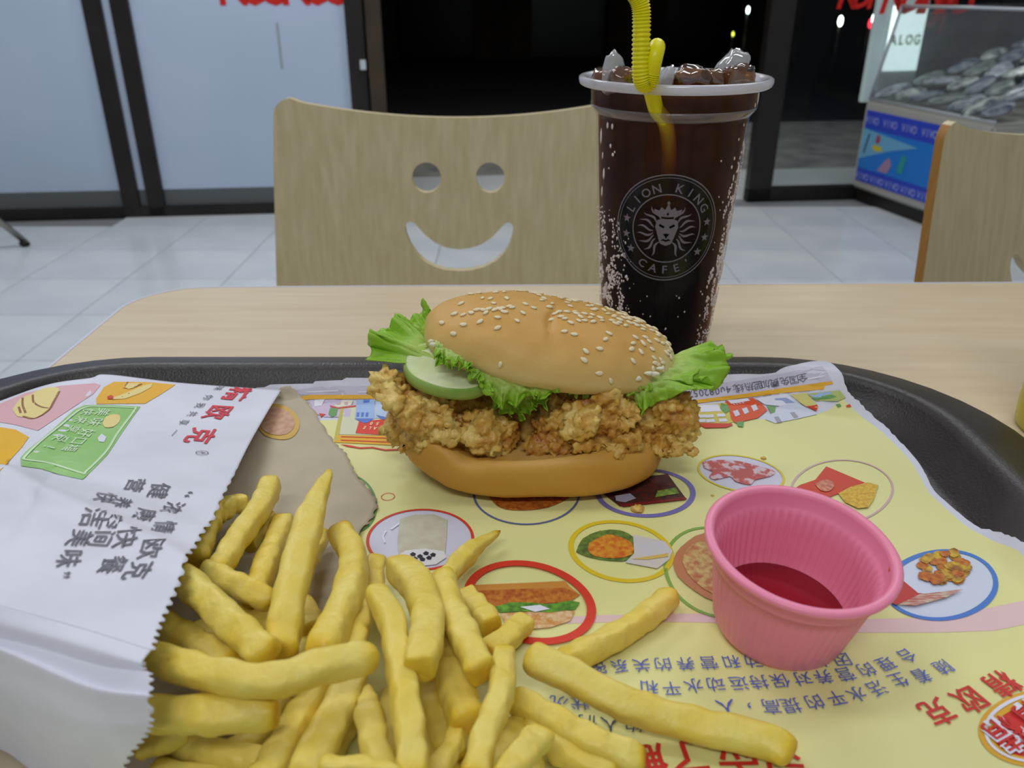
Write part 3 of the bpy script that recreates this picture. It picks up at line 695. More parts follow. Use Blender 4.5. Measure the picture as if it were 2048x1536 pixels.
PO('printed_badge', [(1630, 972), (1645, 963), (1662, 965), (1668, 975), (1658, 986), (1640, 984)], C_('print_badge', 214, 150, 110, (190, 90, 80), 600), .0009, 2)
CI((1136, 1098), (1347, 1108), (1232, 1040), (1252, 1164), .0019, C_('print_gold', 224, 196, 34), pm)
PO('printed_leaf', [(1152, 1106), (1165, 1080), (1200, 1064), (1240, 1063), (1268, 1078), (1270, 1100), (1262, 1122), (1220, 1124), (1175, 1116)], C_('print_lettuce', 120, 150, 60, (80, 100, 50), 400), .0006, 2)
PO('printed_filling', [(1178, 1090), (1205, 1075), (1225, 1073), (1262, 1088), (1264, 1112), (1230, 1120), (1190, 1116), (1176, 1104)], C_('print_filling', 224, 160, 50, (206, 100, 30), 500), .0008, 2)
PO('printed_wrap', [(1266, 1072), (1330, 1086), (1345, 1105), (1338, 1122), (1314, 1140), (1250, 1128), (1268, 1110)], C_('print_wrap', 214, 208, 186, (206, 204, 214), 100), .0007)
PO('printed_fold', [(1262, 1122), (1300, 1116), (1336, 1110), (1336, 1117), (1296, 1123)], C_('print_fold', 214, 186, 96), .0009)
CI((1322, 1140), (1530, 1150), (1420, 1050), (1450, 1232), .0013, C_('print_leafgreen', 132, 172, 70), pm)
PO('printed_pizza', [(1346, 1130), (1352, 1108), (1375, 1085), (1410, 1068), (1480, 1075), (1500, 1130), (1480, 1200), (1432, 1206), (1390, 1185), (1355, 1155)], C_('print_crust2', 196, 128, 84), .0006, 2)
PO('printed_topping', [(1364, 1125), (1375, 1100), (1405, 1085), (1480, 1090), (1485, 1150), (1450, 1195), (1405, 1180), (1375, 1150)], C_('print_topping', 218, 192, 120, (190, 110, 70), 420), .0008, 2)
CI((921, 1190), (1183, 1206), (1050, 1130), (1080, 1300), .0030, C_('print_ring_red', 218, 58, 36), pm, off=.0009)
PO('printed_bread', [(935, 1180), (950, 1172), (1050, 1168), (1130, 1164), (1140, 1176), (1155, 1188), (1120, 1200), (940, 1200)], C_('print_bread', 206, 140, 60), .0005)
PO('printed_filling', [(932, 1190), (960, 1184), (1050, 1180), (1130, 1178), (1160, 1192), (1140, 1206), (1060, 1212), (985, 1216), (940, 1200)], C_('print_filling2', 204, 130, 46, (170, 80, 24), 500), .0006)
PO('printed_leaf', [(985, 1218), (1020, 1208), (1060, 1208), (1100, 1212), (1140, 1204), (1160, 1208), (1150, 1222), (1100, 1228), (1050, 1226), (1000, 1228)], C_('print_lettuce2', 110, 170, 50, (70, 120, 40), 500), .0007)
PO('printed_cream', [(1040, 1218), (1080, 1214), (1100, 1222), (1070, 1228)], k_wht, .0009)
PO('printed_bread', [(1000, 1230), (1060, 1226), (1120, 1222), (1150, 1226), (1140, 1245), (1100, 1258), (1050, 1262), (1010, 1250)], C_('print_bread2', 204, 140, 70, (226, 196, 150), 500), .0006)
o9 = CI((1764, 1180), (1996, 1176), (1885, 1092), (1880, 1234), .0018, C_('print_ring_blue', 74, 124, 204), pm, fill=C_('print_paleblue2', 208, 216, 234))
for i in range(44):
    a = random.random()*6.28; r = random.random()**.6; x = 1882+52*r*math.cos(a)+(random.random()*8); y = 1142+34*r*math.sin(a)-.18*(x-1882); s = random.uniform(8, 12)
    PO('printed_nugget', [(x+s*1.3*math.cos(q)*random.uniform(.8, 1.2), y+s*.8*math.sin(q)*random.uniform(.8, 1.2)) for q in [k*.785 for k in range(8)]], C_('print_nugget', 214, 176, 48, (140, 80, 40), 350) if i % 2 else bpy.data.materials['print_filling2'], .0006+i*.00001)
PO('printed_box', [(1775, 1205), (1805, 1165), (1835, 1190), (1850, 1192), (1790, 1214)], C_('print_boxred', 188, 58, 52), .0009)
PO('printed_box_side', [(1795, 1214), (1838, 1193), (1925, 1183), (1890, 1200), (1830, 1216)], C_('print_boxside', 206, 196, 176, (180, 90, 80), 300, stretch=(1, 6, 1)), .0010)
CI((762, 996), (790, 994), (776, 987), (776, 1002), .0003, k_red, pm)
CI((640, 1000), (753, 1008), (698, 950), (700, 1070), .0011, k_grn, pm)
# lettering in blue
ln = {
 '随着生活水平的提高，人': [(1885, 1337), (1843, 1354), (1797, 1363), (1753, 1379), (1713, 1391), (1672, 1398), (1628, 1407), (1581, 1414), (1542, 1416), (1498, 1413), (1452, 1416)],
 '合理的营养对保持运动水平和': [(1813, 1314), (1771, 1330), (1732, 1342), (1690, 1351), (1646, 1356), (1605, 1360), (1560, 1364), (1517, 1367), (1477, 1369), (1431, 1371), (1387, 1374), (1343, 1379), (1299, 1377)],
 '因此，运动和营养的关系密': [(1683, 1321), (1640, 1324), (1600, 1326), (1551, 1325), (1507, 1325), (1463, 1326), (1417, 1328), (1371, 1330), (1325, 1331), (1283, 1333), (1239, 1335), (1195, 1339)]}
for t, pp in ln.items(): text_on('lettering', MB, [(c, u, v) for c, (u, v) in zip(t, pp)], .0057, k_txt, pm, .0006, hs=1.0)
text_on('lettering', MB, [('状', 1160, 1408), ('况', 1117, 1408), ('，', 1080, 1400)], .0057, k_txt, pm, .0006)
text_on('lettering', MB, [('的', 1268, 1452), ('人', 1220, 1452), ('们', 1175, 1448)], .0057, k_txd, pm, .0006)
text_on('lettering', MB, [('对', 1560, 1512), ('应', 1474, 1508), ('了', 1372, 1514), ('解', 1290, 1526), ('营', 1200, 1534)], .0118, k_rtx, pm, .0006, .018, hs=.95)
text_on('lettering', MB, [('精', 2003, 1370), ('欧', 1938, 1402), ('克', 1874, 1426)], .0092, k_rtx, pm, .0006, .015)
CI((1955, 1462), (2200, 1440), (2070, 1385), (2090, 1540), .0038, C_('print_amber', 222, 168, 40), pm)
CI((1966, 1462), (2189, 1440), (2070, 1392), (2090, 1533), .0010, k_wht, pm, off=.0006, fill=C_('print_emblem_red', 208, 44, 36))
text_on('lettering', MB, [('情', 2072, 1436), ('精', 2012, 1472)], .0110, k_wht, pm, .0009, .05)
text_on('lettering', MB, [('情', 2072, 1436), ('精', 2012, 1472)], .0110, C_('print_emblem_ink', 205, 40, 36), pm, .0011, .0)

# ------------------------------------------------------------ drink
cx, cy = .0815, .4385
cup = thing('drink_cup', (cx, cy, TZ), 'tall clear plastic cup of iced cola with a yellow straw, behind the burger', 'cup')
m_cup = clear('cup_plastic', (.97, .97, .98, 1), .04, .12, milk=.02, milkc=(.75, .75, .8, 1), ior=1.22)
m_rim = clear('milky_rim', (.9, .9, .93, 1), .08, .18, milk=.62, milkc=(.9, .9, .98, 1))
outer = [(.0300, .0015), (.0305, .006), (.0318, .022), (.0345, .062), (.0368, .098), (.0384, .1265), (.0388, .1285), (.0412, .1315), (.0416, .1335), (.0419, .1415), (.0423, .1425)]
inner = [(r-.0006, z) for r, z in outer[::-1]]; inner[-1] = (.0294, .0022)
v, f = lathe([(0, .0008), (.028, .0008)]+outer, 96, (cx, cy, TZ)); mesh_obj('cup_wall', v, f, m_cup, cup, True)
v, f = lathe([(.0421, .1412), (.0462, .1416), (.0474, .1424), (.0480, .1440), (.0479, .1456), (.0470, .1462), (.0450, .1461), (.0430, .1450), (.0422, .1432)], 96, (cx, cy, TZ), close=True); mesh_obj('rim', v, f, m_rim, cup, True)
v, f = lathe([(.0383, .1283), (.0390, .1288), (.0413, .1316), (.0418, .1332), (.0415, .1330), (.0386, .1292)], 96, (cx, cy, TZ), close=True); mesh_obj('shoulder_ring', v, f, clear('shoulder_plastic', (.95, .95, .96, 1), .06, .1, milk=.16, milkc=(.8, .8, .85, 1)), cup, True)
m_cola = clear('cola', (1, 1, 1, 1), 0, .05, milk=.26, milkc=(.1, .04, .02, 1), volume=((.66, .40, .26, 1), 260))
k_ = m_cola.node_tree; nn_ = k_.nodes; tc_ = nn_.new('ShaderNodeTexCoord'); sp_ = nn_.new('ShaderNodeSeparateXYZ'); k_.links.new(tc_.outputs['Object'], sp_.inputs[0])
nz_ = nn_.new('ShaderNodeTexNoise'); nz_.inputs['Scale'].default_value = 90; k_.links.new(tc_.outputs['Object'], nz_.inputs['Vector'])
mr_ = nn_.new('ShaderNodeMapRange'); mr_.inputs['From Min'].default_value = TZ+.055; mr_.inputs['From Max'].default_value = TZ+.125; k_.links.new(sp_.outputs['Z'], mr_.inputs['Value'])
mu_ = nn_.new('ShaderNodeMath'); mu_.operation = 'MULTIPLY'; k_.links.new(mr_.outputs[0], mu_.inputs[0]); k_.links.new(nz_.outputs['Fac'], mu_.inputs[1])
rp_ = nn_.new('ShaderNodeValToRGB'); rp_.color_ramp.elements[0].color = L(16, 12, 14); rp_.color_ramp.elements[1].position = .6; rp_.color_ramp.elements[1].color = L(150, 78, 40); k_.links.new(mu_.outputs[0], rp_.inputs[0])
for q_ in nn_:
    if q_.type in ('BSDF_DIFFUSE', 'BSDF_TRANSLUCENT'): k_.links.new(rp_.outputs[0], q_.inputs['Color'])
liq = [(0, .0026), (.0282, .0026), (.0296, .0060)]+[(r-.0010, z) for r, z in outer[2:9]]+[(.0404, .1395)]
v, f = lathe(liq+[(0, .1400)], 96, (cx, cy, TZ)); mesh_obj('cola', v, f, m_cola, cup, True)
def cup_r(z):
    for (r0, z0), (r1, z1) in zip(outer, outer[1:]):
        if z0 <= z <= z1: return r0+(r1-r0)*(z-z0)/(z1-z0)
    return .03
def on_cup(th, z, off=.0): # th measured from the side facing the camera
    r = cup_r(z)+off; return Vector((cx+r*math.sin(th), cy-r*math.cos(th), TZ+z))
# pale blobs modelled for light reflected on the ice: far too many to count
m_glint = mat('pale_glint', L(236, 222, 218), .35, spec=.6)
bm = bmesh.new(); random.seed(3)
def glint(th, z, a, b):
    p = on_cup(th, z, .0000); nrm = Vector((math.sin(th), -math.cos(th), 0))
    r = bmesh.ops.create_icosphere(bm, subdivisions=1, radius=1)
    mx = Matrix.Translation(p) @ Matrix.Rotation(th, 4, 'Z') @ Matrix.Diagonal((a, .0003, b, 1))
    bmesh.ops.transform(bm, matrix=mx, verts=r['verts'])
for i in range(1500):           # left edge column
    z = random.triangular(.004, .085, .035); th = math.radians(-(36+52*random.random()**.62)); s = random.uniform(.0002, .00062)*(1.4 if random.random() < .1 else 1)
    if noise.noise(Vector((th*6, z*120, 1))) > -.05: glint(th, z, s, s*random.uniform(1, 1.8))
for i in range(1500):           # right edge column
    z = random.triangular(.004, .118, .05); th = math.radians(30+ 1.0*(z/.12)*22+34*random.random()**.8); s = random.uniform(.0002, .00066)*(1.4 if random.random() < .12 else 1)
    if noise.noise(Vector((th*7, z*110, 5))) > -.02: glint(min(th, 1.5), z, s, s*random.uniform(1, 1.8))
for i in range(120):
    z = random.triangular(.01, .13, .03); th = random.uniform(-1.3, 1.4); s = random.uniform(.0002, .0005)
    if noise.noise(Vector((th*4, z*80, 9))) > .1 and not (-.75 < th < .6 and .05 < z < .11): glint(th, z, s, s*1.3)
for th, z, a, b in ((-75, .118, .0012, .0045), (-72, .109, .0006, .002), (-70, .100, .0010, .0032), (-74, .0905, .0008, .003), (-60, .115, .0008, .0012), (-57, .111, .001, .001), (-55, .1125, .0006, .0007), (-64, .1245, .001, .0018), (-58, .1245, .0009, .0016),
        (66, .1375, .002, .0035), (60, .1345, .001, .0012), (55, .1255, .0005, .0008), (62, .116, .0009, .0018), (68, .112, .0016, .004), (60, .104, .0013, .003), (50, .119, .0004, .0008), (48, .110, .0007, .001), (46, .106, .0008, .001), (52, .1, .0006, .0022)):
    glint(math.radians(th), z, a, b)
tag(bm_obj('ice_glints', bm, m_glint, cup, True), kind='stuff')
# round emblem
lm = mat('emblem_print', L(124, 116, 126), .5); ld = clear('emblem_back', (.10, .12, .14, 1), .04, .2, milk=.25, milkc=(.008, .014, .018, 1))
LZ, LTH = .0775, -.13
def lg(x, y, off): # emblem plane in metres -> cup
    z = LZ+y; return on_cup(LTH+x/cup_r(z), z, off)
def lg_ring(r0, r1, m, off, name='emblem_ring', n=96, a0=0, a1=2*math.pi):
    V = []; F = []
    for i in range(n+1):
        a = a0+(a1-a0)*i/n
        for r in (r0, (r0+r1)/2, r1): V.append(lg(r*math.cos(a), r*math.sin(a)*1.02, off))
    for i in range(n):
        for k in (0, 1): F.append((3*i+k, 3*i+k+1, 3*i+4+k, 3*i+3+k))
    return mesh_obj(name, V, F, m, cup)
def lg_poly(pts, m, off=.0004, name='emblem_drawing'):
    bm = bmesh.new(); f = bm.faces.new([bm.verts.new((x, y, 0)) for x, y in pts]); bmesh.ops.triangulate(bm, faces=[f])
    for _ in range(2):
        es = [e for e in bm.edges if e.calc_length() > .003]
        if es: bmesh.ops.subdivide_edges(bm, edges=es, cuts=1); bmesh.ops.triangulate(bm, faces=[q for q in bm.faces if len(q.verts) > 3])
    for v in bm.verts: v.co = lg(v.co.x, v.co.y, off)
    return bm_obj(name, bm, m, cup)
RO = .0268
lg_ring(.0170, RO, ld, .00015, 'emblem_disc')
lg_ring(RO-.0006, RO, lm, .0003); lg_ring(RO-.0019, RO-.0016, lm, .0003); lg_ring(.0167, .0173, lm, .0003)
def arc_text(t, ac, step, r, s, flip=False):
    V = []; F = []
    for i, ch in enumerate(t):
        a = ac+(-step if not flip else step)*(i-(len(t)-1)/2); vs, fs = glyph(ch, .012); k = len(V)
        ux = Vector((math.sin(a), -math.cos(a))) if not flip else Vector((-math.sin(a), math.cos(a))); uy = Vector((math.cos(a), math.sin(a)))*(1 if not flip else -1)
        for q in vs:
            p = Vector((math.cos(a), math.sin(a)))*r+ux*q.x*s+uy*q.y*s; V.append(lg(p.x, p.y, .0004))
        F += [tuple(x+k for x in f) for f in fs]
    mesh_obj('lettering', V, F, lm, cup)
arc_text('LION KING', math.radians(92), math.radians(15.5), .0209, .0062); arc_text("CAFE'", math.radians(-88), math.radians(16), .0213, .0060, True)
for a in (170, 192, 214, 8, -14, -36):
    a = math.radians(a); c = Vector((math.cos(a), math.sin(a)))*.0210
    lg_poly([(c.x+(.0023 if i % 2 == 0 else .0010)*math.sin(i*math.pi/5), c.y+(.0023 if i % 2 == 0 else .0010)*math.cos(i*math.pi/5)) for i in range(10)], lm, .0004, 'star')
S = .00101
def LP(pts, m=None, off=.0004, mirror=False):
    lg_poly([(x*S, y*S) for x, y in pts], m or lm, off)
    if mirror: lg_poly([(-x*S, y*S) for x, y in reversed(pts)], m or lm, off)
LP([(-6, 7), (-6.8, 10), (-4.2, 9.2), (-3.2, 11), (-1.4, 9.6), (0, 13), (1.4, 9.6), (3.2, 11), (4.2, 9.2), (6.8, 10), (6, 7), (3, 6.2), (0, 6), (-3, 6.2)])      # crown
LP([(-.9, 13), (0, 14.2), (.9, 13), (0, 12)]); LP([(-.6, 7.6), (0, 8.4), (.6, 7.6), (0, 6.9)], ld, .0006)
LP([(-4.8, 4.4), (-2.5, 5.2), (0, 5.0), (2.5, 5.2), (4.8, 4.4), (5.6, 1), (4.6, -2), (3.6, -5.2), (2.6, -7.6), (0, -8.6), (-2.6, -7.6), (-3.6, -5.2), (-4.6, -2), (-5.6, 1)])    # face
LP([(1.0, 1.2), (3.4, 2.6), (3.9, 1.6), (1.6, .4)], ld, .0006, True); LP([(-1.6, -2.6), (0, -2.2), (1.6, -2.6), (.5, -3.8), (0, -5.0), (-.5, -3.8)], ld, .0006)
LP([(-2.6, -6.0), (-1.2, -5.0), (0, -5.6), (1.2, -5.0), (2.6, -6.0), (1.1, -5.9), (0, -6.5), (-1.1, -5.9)], ld, .0006)
for i in range(8):              # mane strands
    a = math.radians(-62+i*17); c, s_ = math.cos(a), math.sin(a); n_ = (-s_, c)
    P = []; Q = []
    for k in range(7):
        r = 6.4+k*1.35; w_ = .62*math.sin(math.pi*min(1, (k+.6)/6.8)); b_ = .9*math.sin(k*.9+i)
        P.append((c*r+n_[0]*(b_+w_), s_*r+n_[1]*(b_+w_)-1)); Q.append((c*r+n_[0]*(b_-w_), s_*r+n_[1]*(b_-w_)-1))
    LP(P+Q[::-1], None, .0004, True)
# straw: its own thing, hooked over the rim
straw = thing('drinking_straw', (cx, cy, TZ+.02), 'bright yellow bendy drinking straw bent over the cup rim', 'straw')
m_straw = mat('yellow_straw', L(238, 230, 12), .35, spec=.4, sss=.2); m_straw.node_tree.nodes['Principled BSDF'].inputs['Subsurface Radius'].default_value = (1, .9, .1)
yr = cy-.049
a_ = at_y(1345, 330, cy-.026); 
inp = [Vector((cx+.004, cy+.004, TZ+.012)), at_y(1338, 305, cy-.0275), at_y(1311, 215, cy-.036), at_y(1302, 170, cy-.0405), at_y(1306, 130, cy-.044), at_y(1313, 99, cy-.0490), at_y(1313, 96, cy-.0560), at_y(1308, 118, cy-.0600), at_y(1302, 145, cy-.0590)]
v, f = sweep(cr(inp, 80), lambda t: .0037, 16); mesh_obj('plain_tube', v, f, m_straw, straw, True)
bel = [at_y(1302, 145, cy-.0590), at_y(1296, 165, cy-.0585), at_y(1287, 166, cy-.0590), at_y(1282, 145, cy-.0600), at_y(1282, 100, cy-.0600), at_y(1283, 50, cy-.0600), at_y(1282, 15, cy-.0600), at_y(1274, -8, cy-.0600), at_y(1262, -22, cy-.0600)]
v, f = sweep(cr(bel, 300), lambda t: .00375+.00032*math.sin(t*2*math.pi*44), 16); mesh_obj('bellows', v, f, m_straw, straw, True)
tip = [at_y(1262, -22, cy-.06), at_y(1225, -50, cy-.06), at_y(1180, -78, cy-.06)]
v, f = sweep(cr(tip, 12), lambda t: .0035, 16); mesh_obj('mouth_end', v, f, m_straw, straw, True)
# ice
m_ice = clear('ice', (.86, .86, .86, 1), .12, .04, milk=.42, milkc=(.85, .85, .85, 1)); m_icb = clear('cola_wet_ice', (.55, .34, .18, 1), .16, .05, milk=.12, milkc=(.35, .2, .12, 1))
def ice(u, v, y, sx, sy, sz, m, label, sd, rot=0, tip_=0):
    p = at_y(u, v, y); b = bmesh.new(); bmesh.ops.create_cube(b, size=1.6); bmesh.ops.subdivide_edges(b, edges=b.edges[:], cuts=5, use_grid_fill=True)
    for q in b.verts:
        q.co = q.co.normalized()*.72+q.co*.28
        q.co *= 1+.25*noise.noise(q.co*1.4+Vector((sd, 0, 0)))+0.14*noise.noise(q.co*3+Vector((sd, 0, 9)))
        q.co.x *= 1-tip_*(q.co.z*.5+.5); q.co.y *= 1-tip_*(q.co.z*.5+.5)
    xf(b, Matrix.Translation(p) @ Matrix.Rotation(rot, 4, 'Y') @ Matrix.Diagonal((sx, sy, sz, 1)))
    tag(bm_obj('ice_cube', b, m, None, True), label, 'ice', 'ice in the cola')
ice(1226, 146, cy-.012, .0078, .006, .0105, m_ice, 'clear pointed ice lump at the left of the cup top', 1, 0, .42)
ice(1462, 141, cy-.004, .0078, .008, .0118, m_ice, 'large pale ice lump standing highest at the right of the cup top', 2, .45, .1)
ice(1478, 158, cy-.018, .0085, .006, .0075, m_icb, 'brown wet ice lump at the right rim, in front of the tall pale lump', 3)
ice(1385, 158, cy-.020, .0095, .006, .0065, m_icb, 'brown wet ice lump in the middle of the cup top', 4, .2)
ice(1425, 160, cy-.016, .0065, .007, .0055, m_icb, 'small dark ice lump between the middle and right lumps', 5)
ice(1250, 158, cy-.020, .0085, .007, .0060, m_icb, 'brown ice lump left of the straw', 6)
ice(1334, 156, cy+.000, .0040, .005, .0062, m_ice, 'clear ice lump just right of the straw', 7, .3, .2)
ice(1205, 158, cy-.006, .0060, .008, .0055, m_icb, 'dark ice lump against the left rim', 8)

# ------------------------------------------------------------ burger
bx, by = .0086, .3090
bg = thing('burger', (bx, by, TZ+.0045), 'fried chicken burger with sesame bun, lettuce and cucumber, on the placemat', 'burger')
def bread(name, ctop, cmid, clow, zlo, zhi):
    k = M(name); b = k.b; b.inputs['Roughness'].default_value = .5; b.inputs['Specular IOR Level'].default_value = .3
    b.inputs['Subsurface Weight'].default_value = .15; b.inputs['Subsurface Scale'].default_value = .004; b.inputs['Subsurface Radius'].default_value = (1, .5, .2)
    at = k.node('ShaderNodeAttribute', attribute_name='bake')
    nz = k.node('ShaderNodeTexNoise', Scale=35, Detail=5); tc = k.node('ShaderNodeTexCoord'); k.link(tc.outputs['Object'], nz.inputs['Vector'])
    ad = k.node('ShaderNodeMath', operation='MULTIPLY_ADD'); ad.inputs[1].default_value = .35; k.link(nz.outputs['Fac'], ad.inputs[0]); k.link(at.outputs['Fac'], ad.inputs[2])
    rp = k.node('ShaderNodeValToRGB'); e = rp.color_ramp.elements; e[0].position = .25; e[0].color = clow; e[1].position = 1.05; e[1].color = ctop
    m_ = e.new(.62); m_.color = cmid
    k.link(ad.outputs[0], rp.inputs[0]); k.link(rp.outputs[0], b.inputs['Base Color'])
    n2 = k.node('ShaderNodeTexNoise', Scale=900, Detail=3); k.link(tc.outputs['Object'], n2.inputs['Vector'])
    bp = k.node('ShaderNodeBump', Strength=.25, Distance=.0004); k.link(n2.outputs['Fac'], bp.inputs['Height']); k.link(bp.outputs['Normal'], b.inputs['Normal'])
    return k.m
m_bun = bread('bun_crust', L(206, 158, 80), L(217, 180, 106), L(226, 208, 146), 0, 1)
m_heel = bread('heel_crust', L(204, 152, 62), L(216, 168, 80), L(232, 196, 124), 0, 1)
def set_attr(o, name, vals):
    a = o.data.attributes.new(name, 'FLOAT', 'POINT'); a.data.foreach_set('value', vals)
def superell(nu_, nv_, a, b, hu, hl, ex_=1.0, ez=1.0):
    V = []; F = []
    sg_ = lambda x, e: math.copysign(abs(x)**e, x)
    for j in range(nv_+1):
        ph = -math.pi/2+math.pi*j/nv_
        for i in range(nu_):
            th = 2*math.pi*i/nu_
            x = a*sg_(math.cos(ph), ez)*sg_(math.cos(th), ex_); y = b*sg_(math.cos(ph), ez)*sg_(math.sin(th), ex_); z = sg_(math.sin(ph), ez)*(hu if ph > 0 else hl)
            V.append(Vector((x, y, z)))
    for j in range(nv_):
        for i in range(nu_):
            p = j*nu_+i; q = j*nu_+(i+1) % nu_; F.append((p, q, q+nu_, p+nu_))
    return V, F
# bottom half
V, F = superell(96, 44, .0545, .0425, .0112, .0108, .74, .42)
bake = []
for p in V:
    bake.append(max(0, min(1, .75-.5*(p.z/.009)*.6+.2*noise.noise(p*40))))
    l = max(0, (-p.x-.022)/.03)
    q0 = p.copy()
    p.z += .0120*l**1.3*(1 if p.z > 0 else .45)+.0012*math.sin(p.x*70+.5)*(1 if p.z > 0 else 0)*(1 if p.x > -.03 else 0)
    if q0.z > 0:
        rim = (p.x/.0525)**2+(p.y/.04)**2
        p.z -= .0075*max(0, 1-rim)**.6          # hollow under the chicken
        p.z -= .0018*math.exp(-((p.x+.028)/.010)**2)*max(0, -p.y/.04)
    p *= 1+.016*noise.noise(p*60)+.008*noise.noise(p*150)
    p += Vector((bx, by, TZ+.0158))
heel = mesh_obj('bun_bottom', V, F, m_heel, bg, True); set_attr(heel, 'bake', bake)
# top half
V, F = superell(140, 70, .0512, .0350, .0182, .0115, .92, .86)
bake = []; RM = Matrix.Rotation(math.radians(8.5), 4, 'Y') @ Matrix.Rotation(math.radians(-4), 4, 'X')
TC = Vector((.0150, .3075, TZ+.0548))
for p in V:
    g_ = 0
    if p.z > -.005:             # the crease across the crown
        cxr = .001+.004*math.sin(p.y*90); d = p.x-cxr; k_ = max(0, min(1, (-p.y-.000)/.02))*max(0, min(1, (p.y+.034)/.010))
        g_ = .0022*math.exp(-(d/.0014)**2)*k_+.0007*math.exp(-(d/.009)**2)*max(0, min(1, (p.z+.002)/.012))
    bk = .15+.85*max(0, min(1, (p.z+.004)/.020))-.55*max(0, (p.x-.034)/.016)
    bake.append(max(0, min(1, bk)))
    nrm = Vector((p.x/.05**2, p.y/.035**2, p.z/.02**2)).normalized()
    p -= nrm*g_; p += nrm*.0011*noise.noise(p*45)+nrm*.0005*noise.noise(p*130)
    p.z += .0016*(p.x/.05)*0
    q = RM @ p; p.x, p.y, p.z = (q+TC)
crown = mesh_obj('bun_top', V, F, m_bun, bg, True); set_attr(crown, 'bake', bake)
CB = bvh_of(crown)
# sesame
m_ses = mat('sesame', L(238, 226, 190), .45, L(226, 206, 160), 300)
seeds = [(535,150),(580,155),(470,195),(580,205),(530,250),(665,190),(755,222),(755,168),(885,145),(855,185),(735,97),(570,97),(897,100),(940,120),(770,408),(1097,240),(1147,255),(1325,250),(1307,280),(1277,328),(1207,340),(1198,385),(1448,300),(1460,270),(1440,330),(1488,343),(1448,390),(1275,452),(1335,490),(1030,180),(1050,150),(1080,165),(1100,175),(1130,195),(1170,185),(1200,185),(1245,190),(1280,170),(1320,150),(1340,185),(1380,195),(1410,210),(1440,170),(1470,180),(1500,190),(1530,215),(1560,225),(1600,240),(1650,285),(1570,285),(1600,300),(1640,330),(1620,350),(1580,260),(1510,270),(1530,290),(1555,375),(1590,385),(1550,430),(1600,400),(1640,370),(1380,150),(1405,155),(620,145),(650,130),(680,130),(710,125),(740,130),(780,120),(815,112),(830,118),(790,140),(765,125),(695,145),(1020,115),(1070,140),(1110,140),(1150,140),(1200,150),(1240,155),(1180,165),(1430,195),(1470,210),(1500,230),(1350,165),(1290,185),(1230,170),(1160,150),(1360,200),(1425,175),(1455,200),(1485,170),(1520,195),(1545,235),(1575,250),(1545,330),(1400,170),(1380,180),(1500,160),(1610,270),(1630,300),(1560,400),(1600,430),(1575,410),(1500,300),(1655,320)]
sv = bmesh.new(); bmesh.ops.create_icosphere(sv, subdivisions=2, radius=1)
for q in sv.verts:
    q.co.y *= 1-.35*max(0, q.co.x); q.co = Vector((q.co.x*.00155, q.co.y*.00095, q.co.z*.00055))
smesh = bpy.data.meshes.new('sesame_seed'); sv.to_mesh(smesh); sv.free(); smesh.materials.append(m_ses); smesh.shade_smooth()
def seed(p, nrm, ang):
    o = bpy.data.objects.new('sesame_seed', smesh); COL.objects.link(o); o.parent = crown
    z = nrm.normalized(); x = z.cross(Vector((0, 1, .2))).normalized(); y = z.cross(x)
    d = x*math.cos(ang)+y*math.sin(ang); e = z.cross(d); s = random.uniform(.85, 1.12)
    o.matrix_local = Matrix(((d.x*s, e.x*s, z.x*s, p.x), (d.y*s, e.y*s, z.y*s, p.y), (d.z*s, e.z*s, z.z*s, p.z), (0, 0, 0, 1)))
for a, b in seeds:
    u, v = 700+a/2.56, 570+b/2.56
    p, nn, i, ds = CB.ray_cast(CAM, ray(u, v).normalized())
    if p is None: p, nn, i, ds = CB.ray_cast(CAM, ray(u-(u-1100)*.04, v+8).normalized())
    if p is not None: seed(p+nn*.0003, nn, random.uniform(-.9, .9))
for i in range(70):             # the far side of the crown
    x = random.uniform(-.035, .045); y = random.uniform(.0, .03)
    p, nn, k, ds = CB.ray_cast(TC+Vector((x, y, .05)), Vector((0, 0, -1)))
    if p is not None: seed(p+nn*.0003, nn, random.uniform(0, 3))
# fried chicken
m_chk = M('fried_crust'); b = m_chk.b; b.inputs['Roughness'].default_value = .42; b.inputs['Specular IOR Level'].default_value = .45
tc = m_chk.node('ShaderNodeTexCoord'); n1 = m_chk.node('ShaderNodeTexNoise', Scale=70, Detail=5); n1.inputs['Roughness'].default_value = .6
m_chk.link(tc.outputs['Object'], n1.inputs['Vector']); rp = m_chk.node('ShaderNodeValToRGB'); e = rp.color_ramp.elements
e[0].position = .30; e[0].color = L(170, 102, 34); e[1].position = .66; e[1].color = L(240, 214, 128); q_ = e.new(.48); q_.color = L(214, 168, 76)
m_chk.link(n1.outputs['Fac'], rp.inputs[0]); m_chk.link(rp.outputs[0], b.inputs['Base Color'])
n2 = m_chk.node('ShaderNodeTexNoise', Scale=420, Detail=4); m_chk.link(tc.outputs['Object'], n2.inputs['Vector']); bp = m_chk.node('ShaderNodeBump', Strength=.6, Distance=.0008)
m_chk.link(n2.outputs['Fac'], bp.inputs['Height']); m_chk.link(bp.outputs['Normal'], b.inputs['Normal'])
b.inputs['Subsurface Weight'].default_value = .08; b.inputs['Subsurface Scale'].default_value = .003
m_chk = m_chk.m
tx1_ = bpy.data.textures.new('lumps', 'CLOUDS'); tx1_.noise_scale = .0085; tx1_.noise_depth = 3
tx2_ = bpy.data.textures.new('flakes', 'VORONOI'); tx2_.noise_scale = .0034
tx3_ = bpy.data.textures.new('grain', 'CLOUDS'); tx3_.noise_scale = .0020; tx3_.noise_depth = 2
